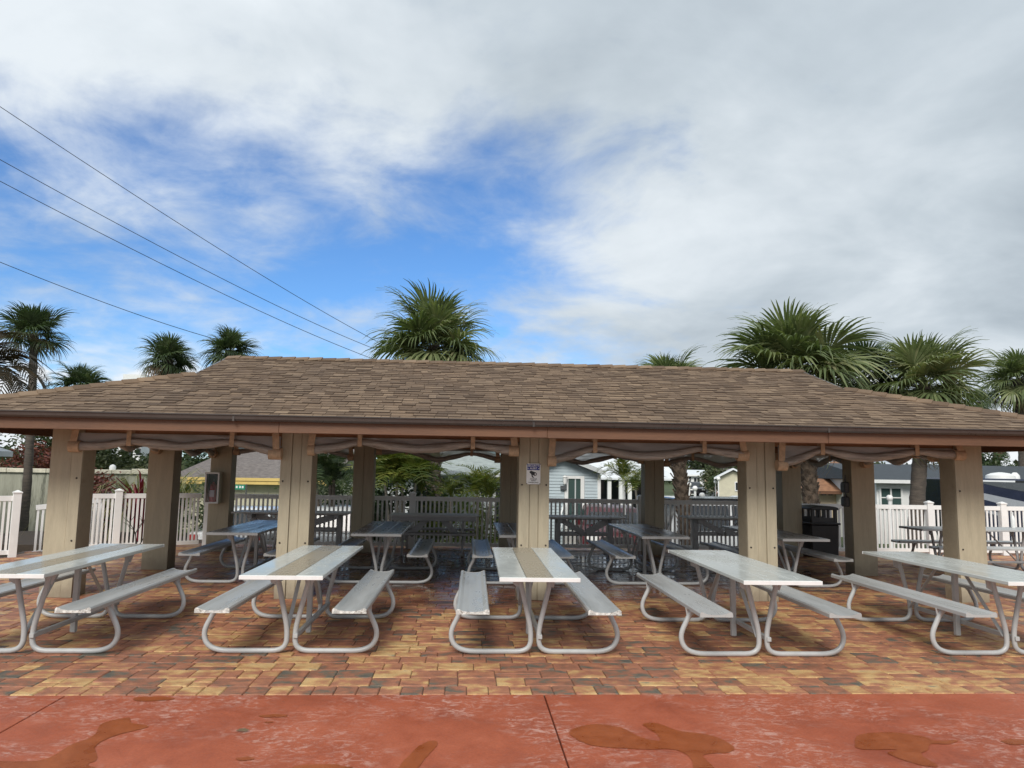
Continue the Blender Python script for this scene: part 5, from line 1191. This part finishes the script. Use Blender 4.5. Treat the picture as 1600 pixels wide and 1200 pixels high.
bpart(MB().box(u0[0] - 0.1, u0[0] - 0.003, 27.40, 27.48, LOW, u0[2] + 0.1).box(u1[0] + 0.003, u1[0] + 0.1, 27.40, 27.48, LOW, u0[2] + 0.1).box(u0[0], u1[0], 27.40, 27.48, u0[2] + 0.004, u0[2] + 0.1), 'frame', 'white', t, d_)
u = (0.822, 27.200, 1.504); bpart(MB().box(u[0] - 0.05, u[0] + 0.05, 27.1, 27.2, LOW, ze - 0.145), 'porch_post', 'white', t)
# pale blue gabled house, lap siding board by board
Yh = 25.0
ap = (3.182, 25.000, 2.117); er = (4.677, 25.000, 1.557); zl = er[2]; xl = 2 * ap[0] - er[0]
x0h, x1h = xl + 0.15, er[0] - 0.14
t = thing('house', 'pale blue house gable with lap siding, white door frame and wall lamp', 'house', ((x0h + x1h) / 2, Yh + 4, LOW))
sl = (ap[2] - zl) / (er[0] - ap[0])
def gz(x): return ap[2] - abs(x - ap[0]) * sl - 0.05
bpart(MB().prism([(x0h, LOW), (x1h, LOW), (x1h, gz(x1h)), (ap[0], gz(ap[0])), (x0h, gz(x0h))], 'y', Yh + 0.03, Yh + 9), 'wall', 'blueside', t)
d0 = (3.450, 25.000, 1.387); d1 = (3.865, 25.000, 1.394); z = LOW; bh = 0.105
while z < gz(ap[0]) - 0.05:
    za, zb2 = z, min(z + bh, gz(ap[0]) - 0.02)
    xa = x0h if zb2 < gz(x0h) else ap[0] - (ap[2] - 0.05 - zb2) / sl; xb = x1h if zb2 < gz(x1h) else ap[0] + (ap[2] - 0.05 - zb2) / sl
    segs = [(xa, d0[0] - 0.14), (d1[0] + 0.14, xb)] if zb2 < d0[2] + 0.12 else [(xa, xb)]
    for sa, sb in segs:
        if sb - sa > 0.05: bpart(MB().hexa([(sa, Yh - 0.012, za), (sb, Yh - 0.012, za), (sb, Yh + 0.028, za), (sa, Yh + 0.028, za), (sa, Yh + 0.012, zb2), (sb, Yh + 0.012, zb2), (sb, Yh + 0.028, zb2), (sa, Yh + 0.028, zb2)]), 'siding_board', 'blueside', t)
    z += bh
for s in (-1, 1):
    e = (er[0] if s > 0 else xl, zl); bpart(MB().hexa([(ap[0], Yh - 0.3, ap[2]), (e[0], Yh - 0.3, e[1]), (e[0], Yh + 9, e[1]), (ap[0], Yh + 9, ap[2]), (ap[0], Yh - 0.3, ap[2] + 0.09), (e[0], Yh - 0.3, e[1] + 0.09), (e[0], Yh + 9, e[1] + 0.09), (ap[0], Yh + 9, ap[2] + 0.09)]), 'roof', 'roofgreen', t)
    bpart(MB().bar((ap[0], Yh - 0.325, ap[2] + 0.03), (e[0], Yh - 0.325, e[1] + 0.03), 0.04, 0.15), 'rake_board', 'paleside', t)
bpart(MB().box(x1h - 0.09, x1h + 0.02, Yh - 0.03, Yh + 0.02, LOW, zl - 0.02), 'corner_board', 'white', t)
dr = bpart(MB().box(d0[0], d1[0], Yh + 0.0, Yh + 0.028, LOW + 0.6, d0[2]), 'door', 'glass_g', t)
bpart(MB().box(d0[0] + 0.22, d0[0] + 0.26, Yh - 0.01, Yh - 0.001, LOW + 0.6, d0[2]), 'door_edge', 'paleside', t, dr)
bpart(MB().box(d0[0] - 0.13, d0[0] - 0.003, Yh - 0.03, Yh + 0.02, LOW + 0.6, d0[2] + 0.1).box(d1[0] + 0.003, d1[0] + 0.13, Yh - 0.03, Yh + 0.02, LOW + 0.6, d0[2] + 0.1).box(d0[0], d1[0], Yh - 0.035, Yh + 0.02, d0[2] + 0.004, d0[2] + 0.1), 'frame', 'white', t, dr)
lp = (3.320, 25.000, 1.299); o = bpart(MB().lathe([(0.03, 0.2), (0.10, 0.14), (0.075, 0.12), (0.06, -0.08), (0.02, -0.12)], (lp[0], Yh - 0.13, lp[2]), 8), 'wall_lamp', 'white', t)
hb = (3.277, 25.000, 1.105); bpart(MB().box(hb[0] - 0.10, hb[0] + 0.10, Yh - 0.12, Yh - 0.02, hb[2] - 0.08, hb[2] + 0.05), 'letter_box', 'steel', t)
st = thing('door_steps', 'white railed steps up to the pale blue house door', 'steps', (d0[0], Yh - 1.0, LOW))
for k in range(3): bpart(MB().box(d0[0] - 0.2, d1[0] + 0.2, Yh - 0.4 - k * 0.3, Yh - 0.1 - k * 0.3, LOW, LOW + 0.58 - k * 0.19), 'step', 'gravel', st)
for x in (d0[0] - 0.15, d1[0] + 0.2):
    bpart(MB().bar((x, Yh - 0.15, LOW + 1.45), (x - 0.35, Yh - 1.3, LOW + 0.85), 0.05, 0.05), 'handrail', 'white', st); bpart(MB().bar((x, Yh - 0.15, LOW + 1.0), (x - 0.35, Yh - 1.3, LOW + 0.4), 0.04, 0.04), 'handrail', 'white', st)
    bpart(MB().box(x - 0.03, x + 0.03, Yh - 0.2, Yh - 0.14, LOW, LOW + 1.5), 'post', 'white', st)
# white metal roof and carport behind
Yc = 36.0; a = (5.501, 36.000, 1.577); b = (10.495, 36.000, 1.655); p = (8.362, 39.000, 2.590)
t = thing('house', 'long low home with white metal roof and dark carport behind the palm', 'house', ((a[0] + b[0]) / 2, Yc + 3, LOW))
ze = (8.035, 36.000, 1.243)[2]
m = MB(); m.hexa([(a[0], Yc, ze), (b[0], Yc, ze), (b[0], Yc + 5, p[2] + 0.1), (a[0], Yc + 5, p[2] + 0.1), (a[0], Yc, ze + 0.1), (b[0], Yc, ze + 0.1), (b[0], Yc + 5, p[2] + 0.2), (a[0], Yc + 5, p[2] + 0.2)]); bpart(m, 'roof', 'roofwhite', t)
for k in range(9): x = a[0] + (b[0] - a[0]) * (k + 0.5) / 9; bpart(MB().bar((x, Yc, ze + 0.115), (x, Yc + 5, p[2] + 0.215), 0.06, 0.03), 'roof_rib', 'white', t)
bpart(MB().box(a[0] + 0.3, b[0] - 0.3, Yc + 2.2, Yc + 4.8, LOW, ze + 0.4), 'wall', 'glass', t)
for x in ((7.020, 36.000, 0.917)[0], (7.590, 36.000, 0.925)[0], (8.034, 36.000, 0.931)[0], (8.829, 36.000, 0.943)[0]): bpart(MB().box(x - 0.09, x + 0.09, Yc + 0.1, Yc + 0.28, LOW, ze - 0.002), 'carport_post', 'white', t)
# homes along the road
def home(label, x0, x1, y0, y1, ze, zr, wm, rm, ridge='y', dark=None, win=(), turn=0.0):
    t = thing('house', label, 'house', ((x0 + x1) / 2, (y0 + y1) / 2, LOW), turn); xm = (x0 + x1) / 2; ym = (y0 + y1) / 2
    if ridge == 'y':
        bpart(MB().prism([(x0, LOW), (x1, LOW), (x1, ze), (xm, zr - 0.1), (x0, ze)], 'y', y0, y1), 'wall', wm, t)
        for s in (-1, 1):
            e = xm + s * ((x1 - x0) / 2 + 0.35); zz_ = ze - 0.35 * (zr - ze) / ((x1 - x0) / 2)
            bpart(MB().hexa([(xm, y0 - 0.4, zr), (e, y0 - 0.4, zz_), (e, y1, zz_), (xm, y1, zr), (xm, y0 - 0.4, zr + 0.14), (e, y0 - 0.4, zz_ + 0.14), (e, y1, zz_ + 0.14), (xm, y1, zr + 0.14)]), 'roof', rm, t)
    else:
        bpart(MB().box(x0, x1, y0, y1, LOW, ze), 'wall', wm, t)
        m = MB(); m.face([(x0 - .4, y0 - .4, ze), (x1 + .4, y0 - .4, ze), (x1 + .4, ym, zr), (x0 - .4, ym, zr)]); m.face([(x1 + .4, y1 + .4, ze), (x0 - .4, y1 + .4, ze), (x0 - .4, ym, zr), (x1 + .4, ym, zr)]); m.face([(x0 - .4, y0 - .4, ze), (x0 - .4, ym, zr), (x0 - .4, y1 + .4, ze)]); m.face([(x1 + .4, y0 - .4, ze), (x1 + .4, y1 + .4, ze), (x1 + .4, ym, zr)]); bpart(m, 'roof', rm, t, fix=False)
        bpart(MB().box(x0 - .42, x1 + .42, y0 - .45, y0 - .401, ze - 0.15, ze + 0.02), 'fascia', 'white', t)
    if dark: bpart(MB().box(dark[0], dark[1], y0 - 0.06, y0 - 0.003, LOW, dark[2]), 'carport_shade_panel', 'glass', t)  # flat dark panel painted for the shade inside the carport
    for q in win: window(t, q[0], q[1], q[2], q[3], y0 - 0.02, mull=q[4] if len(q) > 4 else (2, 1))
    return t
def roadside(label, a, b, depth, ze, zr, wm, rm, ridge, dark=None, win=()):
    th = 0.33; w_ = b[0] - a[0]; cx = (a[0] + b[0]) / 2 + math.sin(th) * depth / 2; cy = a[1] + math.cos(th) * depth / 2
    x0 = cx - w_ / 2; y0 = cy - depth / 2
    return home(label, x0, x0 + w_, y0, y0 + depth, ze, zr, wm, rm, ridge, dark and (x0 + dark[0], x0 + dark[1], dark[2]), [(x0 + q[0], x0 + q[1], q[2], q[3]) for q in win], -th)
roadside('white and grey home with dark carport on the left of the road', (24.181, 84.000, 0.741), (27.177, 84.000, 0.785), 9, 1.35, (25.842, 84.000, 1.936)[2], 'white', 'roofwhite', 'x', (0.4, 1.6, 1.1), [(1.95, 2.6, 0.3, 1.0)])
roadside('small pink-walled home where the road ends', (37.633, 116.000, 0.446), (38.982, 116.000, 0.466), 6, 0.6, 1.4, 'tanwall', 'roofgrey', 'y')
roadside('home with grey roof beside the round roadside tree', (31.924, 96.000, 1.089), (34.505, 96.000, 1.128), 8, 1.2, 2.2, 'cream', 'roofgrey', 'x')
roadside('cream gabled home on the right of the road', (20.118, 58.000, 1.336), (22.411, 58.000, 1.370), 9, 1.3, (21.274, 58.000, 1.911)[2], 'cream', 'roofwhite', 'y', None, [(1.3, 1.8, 0.3, 0.9)])
# brown hip roof block and pale roof behind
Yb2 = 30.0; a = (14.127, 30.000, 0.980); b = (16.590, 30.000, 1.014); p = (17.905, 33.200, 2.551)
t = thing('house', 'tan stucco block with brown hip roof beyond the black litter bin', 'house', ((a[0] + b[0]) / 2, Yb2 + 3, LOW))
ze = a[2]; bpart(MB().box(a[0] + 0.45, b[0] - 0.45, Yb2 + 0.5, Yb2 + 6, LOW, ze), 'wall', 'tanwall', t)
xm = p[0]; m = MB(); m.face([(a[0], Yb2, ze), (b[0], Yb2, ze), (xm + 0.1, Yb2 + 3.2, p[2]), (xm - 0.1, Yb2 + 3.2, p[2])]); m.face([(a[0], Yb2 + 6.4, ze), (a[0], Yb2, ze), (xm - 0.1, Yb2 + 3.2, p[2])]); m.face([(b[0], Yb2, ze), (b[0], Yb2 + 6.4, ze), (xm + 0.1, Yb2 + 3.2, p[2])]); m.face([(b[0], Yb2 + 6.4, ze), (a[0], Yb2 + 6.4, ze), (xm - 0.1, Yb2 + 3.2, p[2]), (xm + 0.1, Yb2 + 3.2, p[2])])
bpart(m, 'roof', 'roofbrown', t, fix=False); bpart(MB().box(a[0], b[0], Yb2 - 0.03, Yb2, ze - 0.12, ze + 0.005), 'fascia', 'fascia', t)
for u, v in (((14.942, 30.500, 0.923), (15.134, 30.500, 0.845)), ((15.248, 30.500, 0.927), (15.412, 30.500, 0.849))): bpart(MB().box(u[0], v[0], Yb2 + 0.44, Yb2 + 0.497, v[2] - 0.05, u[2] - 0.05), 'vent', 'glass', t)
Yp = 44.0; a = (20.737, 44.000, 1.232); b = (23.467, 44.000, 1.272)
home('home with bluish white roof glimpsed over the brown hip roof', a[0], b[0], Yp, Yp + 8, a[2] - 0.3, (23.678, 48.000, 2.731)[2], 'white', 'roofwhite', 'x')
# slate-roofed white house, far right
Ys = 27.0; a = (15.292, 27.000, 1.443); b = (25.797, 27.000, 1.477); p = (21.444, 31.000, 2.157)
t = thing('house', 'white house with slate-dark roof behind the right fence', 'house', ((a[0] + b[0]) / 2, Ys + 4, LOW))
ze = (15.891, 27.000, 1.500)[2]; bpart(MB().box(a[0] + 0.3, b[0], Ys + 0.4, Ys + 8, LOW, ze - 0.02), 'wall', 'white', t)
m = MB(); m.face([(a[0], Ys, ze), (b[0], Ys, ze), (b[0], Ys + 4, p[2]), (a[0], Ys + 4, p[2])]); m.face([(b[0], Ys + 8, ze), (a[0], Ys + 8, ze), (a[0], Ys + 4, p[2]), (b[0], Ys + 4, p[2])]); m.face([(a[0], Ys, ze), (a[0], Ys + 4, p[2]), (a[0], Ys + 8, ze)]); bpart(m, 'roof', 'roofdark', t, fix=False)
bpart(MB().box(a[0] - 0.02, b[0], Ys - 0.05, Ys, ze - 0.12, ze + 0.01), 'fascia', 'white', t); bpart(MB().box(a[0] + 0.05, b[0], Ys + 0.003, Ys + 0.39, ze - 0.10, ze - 0.08), 'soffit', 'white', t)
u0 = (15.734, 27.400, 1.177); u1 = (16.509, 27.400, 0.488); window(t, u0[0], u1[0], u1[2], u0[2], Ys + 0.37, gm='glass_g', mull=(2, 2))
# far pale apartment block
a = (-78.208, 170.000, 20.805); b = (-72.773, 170.000, 21.516)
t = thing('apartment_block', 'far pale high-rise whose top shows over the left roof slope', 'building', ((a[0] + b[0]) / 2, 175, LOW))
bpart(MB().box(a[0] + 0.3, b[0], 170, 182, LOW, (-76.158, 170.000, 21.582)[2]), 'wall', 'white', t); bpart(MB().box(a[0] - 1.2, a[0] + 0.29, 171, 182, LOW, (-78.132, 170.000, 19.788)[2]), 'wing', 'paleside', t)
for z in range(0, 18, 3):
    for k in range(3): bpart(MB().box(a[0] + 1.0 + k * 1.7, a[0] + 2.0 + k * 1.7, 169.9, 169.99, z + 0.5, z + 2.0), 'window', 'glass', t)

# ------------------------------------------------------------------ vehicles
def car(name, label, cat, loc, rz, body, L=4.6, W=1.85, H=1.7, style='suv', roofm=None, group=None):
    t = thing(name, label, cat, loc, rz, group); w2 = W / 2
    hood = 0.95 if style != 'pickup' else 1.05; gc = 0.25
    if style == 'suv': lo = [(-L / 2, 0.42), (-L / 2 + 0.05, hood), (L / 2 - 0.9, hood + 0.02), (L / 2 - 0.05, hood - 0.14), (L / 2, 0.45), (L / 2 - 0.1, gc), (-L / 2 + 0.1, gc)]; cab = (-L / 2 + 0.06, -L / 2 + 0.35, L / 2 - 2.05, L / 2 - 1.15)
    elif style == 'pickup': lo = [(-L / 2, 0.5), (-L / 2 + 0.02, hood), (L / 2 - 0.8, hood + 0.03), (L / 2 - 0.05, hood - 0.14), (L / 2, 0.5), (L / 2 - 0.1, gc + 0.1), (-L / 2 + 0.1, gc + 0.1)]; cab = (-0.7, -0.6, L / 2 - 2.3, L / 2 - 1.6)
    else: lo = [(-L / 2, 0.4), (-L / 2 + 0.04, hood), (L / 2 - 0.9, hood - 0.05), (L / 2, 0.7), (L / 2, 0.4), (L / 2 - 0.1, gc), (-L / 2 + 0.1, gc)]; cab = (-L / 2 + 0.35, -L / 2 + 0.95, L / 2 - 2.2, L / 2 - 1.3)
    MB().prism([(q[0], q[1]) for q in lo], 'y', -w2, w2).build('body', M[body], t, bevel=0.05, smooth=True)
    a, b, c, d = cab; ti = 0.17
    MB().hexa([(a, -w2 + 0.04, hood - 0.02), (d, -w2 + 0.04, hood - 0.02), (d, w2 - 0.04, hood - 0.02), (a, w2 - 0.04, hood - 0.02), (b, -w2 + ti, H), (c, -w2 + ti, H), (c, w2 - ti, H), (b, w2 - ti, H)]).build('cabin', M[body], t, bevel=0.06, smooth=True)
    if roofm: MB().box(b - 0.15, c + 0.12, -w2 + ti - 0.08, w2 - ti + 0.08, H + 0.003, H + 0.07).build('roof_panel', M[roofm], t, bevel=0.025)
    def gl(u0, u1, lo_, hi_):   # side glass
        for s in (-1, 1):
            P = lambda u, z: (u, s * (w2 - 0.04 - (ti - 0.04) * (z - hood) / (H - hood) + 0.008), z)
            MB().face([P(u0[0], lo_), P(u1[0], lo_), P(u1[1], hi_), P(u0[1], hi_)]).build('side_window', M['glass'], t)
    m_ = (a + d) / 2; gl((a + 0.2, b + 0.12), (m_ - 0.05, m_ - 0.05), hood + 0.06, H - 0.12); gl((m_ + 0.05, m_ + 0.05), (d - 0.22, c - 0.05), hood + 0.06, H - 0.12)
    for (x0_, x1_, nm, s) in ((a, b, 'rear_window', -1), (d, c, 'windscreen', 1)):
        P = lambda z, y, k: (x0_ + (x1_ - x0_) * (z - hood) / (H - hood) + s * 0.012, y * (w2 - 0.14 - (ti - 0.04) * (z - hood) / (H - hood)), z)
        MB().face([P(hood + 0.06, -1, 0), P(hood + 0.06, 1, 0), P(H - 0.12, 1, 0), P(H - 0.12, -1, 0)]).build(nm, M['glass'], t)
    for x in (-L / 2 + 0.85, L / 2 - 0.9):
        for s in (-1, 1):
            wv = MB().lathe([(0.2, -0.11), (0.33, -0.11), (0.35, -0.08), (0.35, 0.08), (0.33, 0.11), (0.2, 0.11)], n=20); wv.v = [(p[0] + x, p[2] + s * (w2 - 0.10), p[1] + 0.35) for p in wv.v]; wo = wv.build('wheel', M['rubber'], t, smooth=True)
            rv = MB().lathe([(0.21, -0.02), (0.19, 0.02), (0.05, 0.03)], n=16); rv.v = [(p[0] + x, s * p[2] + s * (w2 + 0.005), p[1] + 0.35) for p in rv.v]; rv.build('rim', M['rim'], wo)
    for s in (-1, 1):
        MB().box(L / 2 - 0.10, L / 2 + 0.012, s * (w2 - 0.28) - 0.16, s * (w2 - 0.28) + 0.16, hood - 0.30, hood - 0.17).build('headlight', M['globe'], t)
        MB().box(-L / 2 - 0.012, -L / 2 + 0.08, s * (w2 - 0.14) - 0.09, s * (w2 - 0.14) + 0.09, hood - 0.35, hood - 0.06).build('tail_light', M['tail'], t)
        MB().box(d - 0.45, d - 0.33, s * (w2 + 0.01), s * (w2 + 0.16), hood + 0.02, hood + 0.16).build('mirror', M[body], t) if s > 0 else MB().box(d - 0.45, d - 0.33, -(w2 + 0.16), -(w2 + 0.01), hood + 0.02, hood + 0.16).build('mirror', M[body], t)
    MB().box(L / 2 - 0.03, L / 2 + 0.03, -w2 + 0.15, w2 - 0.15, 0.30, 0.48).build('bumper', M['black'], t, bevel=0.02); MB().box(-L / 2 - 0.03, -L / 2 + 0.03, -w2 + 0.15, w2 - 0.15, 0.34, 0.50).build('bumper', M['black'], t, bevel=0.02)
    MB().box(L / 2 - 0.04, L / 2 + 0.014, -0.45, 0.45, hood - 0.36, hood - 0.19).build('grille', M['black'], t)
    return t
AT1131 = tuple((26.248, 74.000, 0.282))[:2]; AT1150 = tuple((19.333, 47.000, 0.830))[:2]; AT1084 = tuple((24.811, 80.000, 0.812))[:2]
o = (-3.443, 20.600, 0.443); car('parked_car', 'white car parked nose-on behind the fence left of the second rear column', 'car', (o[0], 20.4, LOW + 0.01), R(90), 'carwhite', 4.5, 2.2, 1.56)
o = (4.445, 21.000, 0.518); car('parked_car', 'dark red car parked behind the fence before the blue house steps', 'car', (o[0], 22.6, LOW + 0.01), R(-97), 'carred', 4.6, 1.9, 1.46)
o = (7.645, 20.200, 0.866); car('parked_car', 'white car with black roof behind the fence at the near end of the road', 'car', (o[0], 20.6, LOW + 0.01), R(2), 'carwhite', 4.6, 1.9, 1.80, roofm='carblack')
o = (-5.725, 20.500, 0.677); car('parked_car', 'pale silver car behind the fence by the extinguisher cabinet column', 'car', (o[0], 20.6, LOW + 0.01), R(90), 'carwhite', 4.4, 1.85, 1.48, 'sedan')
car('parked_car', 'rose-tan car parked under trees on the right of the road', 'car', AT1131 + (LOW + 0.01,), R(-110), 'cartan', 4.4, 1.8, 1.4, 'sedan')
car('parked_truck', 'white pickup truck parked beside the cream home', 'truck', AT1150 + (LOW + 0.01,), R(180), 'carwhite', 5.2, 2.0, 2.1, 'pickup')
car('parked_car', 'tiny dark car standing in the carport left of the road', 'car', AT1084 + (LOW + 0.01,), R(-95), 'carblack', 4.4, 1.8, 1.5)
# motorhome with navy and silver sweeps
Yv = 21.6; a = (14.970, 24.000, 1.575); zt = (14.920, 21.600, 1.626)[2]; x0 = a[0]; x1 = x0 + 11.5; zb = LOW + 0.45
t = thing('motorhome', 'long navy motorhome with silver sweeping stripes behind the right fence', 'motorhome', ((x0 + x1) / 2, Yv + 1.2, LOW))
bpart(MB().hexa([(x0 + 0.75, Yv, zb), (x1, Yv, zb), (x1, Yv + 2.4, zb), (x0 + 0.75, Yv + 2.4, zb), (x0, Yv, zt), (x1, Yv, zt), (x1, Yv + 2.4, zt), (x0, Yv + 2.4, zt)]), 'body', 'navy', t, bevel=0.05)
def stripe_or_reflection(pts, m, k):
    bpart(MB().prism([(p[0], p[2]) for p in pts], 'y', Yv - 0.006 - k * 0.003, Yv - 0.002), 'stripe_or_reflection', m, t)
stripe_or_reflection([(14.449, 21.600, 1.102), (15.669, 21.600, 0.985), (16.883, 21.600, 0.694), (18.083, 21.600, 0.422), (18.103, 21.600, 0.690), (16.900, 21.600, 0.944), (15.680, 21.600, 1.177), (14.454, 21.600, 1.198)], 'silver', 0)
stripe_or_reflection([(15.318, 21.600, 1.536), (16.117, 21.600, 1.375), (16.921, 21.600, 1.251), (18.135, 21.600, 1.133), (18.161, 21.600, 1.482), (16.939, 21.600, 1.522)], 'grey_reflect', 1)  # this wedge is a reflection put into the colour
stripe_or_reflection([(14.517, 21.600, 0.874), (15.072, 21.600, 0.748), (16.063, 21.600, 0.512), (16.069, 21.600, 0.608), (15.077, 21.600, 0.843), (14.560, 21.600, 0.932)], 'silver', 2)
stripe_or_reflection([(16.654, 21.600, 1.518), (18.161, 21.600, 1.482), (18.169, 21.600, 1.598), (16.658, 21.600, 1.575)], 'carblack', 3)
bpart(MB().box(x0 + 0.2, x1, Yv - 0.008, Yv - 0.001, zt - 0.13, zt - 0.05), 'awning_rail', 'roofwhite', t)
for q, w_ in (((16.870, 22.500, 1.644), 0.42), ((17.357, 22.500, 1.652), 0.14)):
    bpart(MB().lathe([(w_, 0), (w_ * 0.95, 0.10), (w_ * 0.6, 0.17), (0.05, 0.20)], (q[0], Yv + 0.9, zt + 0.001), 16), 'roof_dome', 'white', t, smooth=True)
for x in (x0 + 2.2, x1 - 2.4):
    wv = MB().lathe([(0.2, -0.14), (0.47, -0.14), (0.5, -0.1), (0.5, 0.1), (0.47, 0.14), (0.2, 0.14)], n=20); wv.v = [(p[0] + x, p[2] + Yv + 0.13, p[1] + LOW + 0.5) for p in wv.v]; bpart(wv, 'wheel', 'rubber', t)
bpart(MB().box(x0 + 4.2, x0 + 5.6, Yv - 0.018, Yv - 0.012, zt - 1.0, zt - 0.45), 'window', 'glass', t)

# lamp globes on white posts, seen small over the fence
for lp_, lab in (((7.414, 23.000, 0.955), 'nearest white lamp globe beside the road, low over the fence'), ((8.442, 27.000, 1.083), 'second white lamp globe left of the road'), ((13.293, 44.000, 1.197), 'white lamp globe close to the leaning palm trunk'), ((10.970, 36.000, 1.067), 'white lamp globe just right of the leaning palm trunk'),
                 ((15.892, 46.000, 1.285), 'white lamp globe on the right verge of the road'), ((21.848, 64.000, 0.848), 'far white lamp globe by the round tree'), ((11.162, 19.000, 1.084), 'white lamp globe before the window of the slate-roofed house')):
    Y = lp_[1]
    t = thing('lamp_post', lab, 'lamp', (lp_[0], lp_[1], LOW), 0, 'white globe lamp posts')
    h = lp_[2] - LOW; s = 0.055 + 0.0016 * Y
    MB().tube([(0, 0, 0), (0, 0, h - s * 0.85)], 0.045).build('pole', M['white'], t); MB().lathe([(s * 0.5, -s * 0.95), (s * 0.7, -s * 0.85)], (0, 0, h), 10).build('collar', M['white'], t)
    MB().lathe([(s * math.sin(math.pi * k / 8), -s * math.cos(math.pi * k / 8)) for k in range(1, 8)], (0, 0, h), 14).build('globe', M['globe'], t, smooth=True)

# overhead cables falling away towards a far pole
for (a, b, sag, lab) in (((-21.210, 24.000, 16.873), (-8.757, 70.000, 13.553), 0.5, 'topmost overhead cable crossing the upper left sky'), ((-20.924, 24.000, 14.403), (-8.728, 70.000, 12.750), 0.6, 'second overhead cable down the left sky'),
                         ((-20.818, 24.000, 13.482), (-8.079, 70.000, 11.534), 0.6, 'third overhead cable, just beneath the second'), ((-22.135, 26.000, 10.855), (-19.695, 60.000, 11.534), 0.4, 'lowest overhead cable, ending at the palm by the ridge')):
    a = Vector(a); b = Vector(b); n = 24
    pts = [a.lerp(b, i / n) - Vector((0, 0, sag * 4 * (i / n) * (1 - i / n))) for i in range(n + 1)]
    rs = [0.012 + 0.012 * i / n for i in range(n + 1)]
    tag(MB().tube(pts, rs, n=6).build('overhead_cable', M['wire']), lab, 'cable', 'overhead cables')
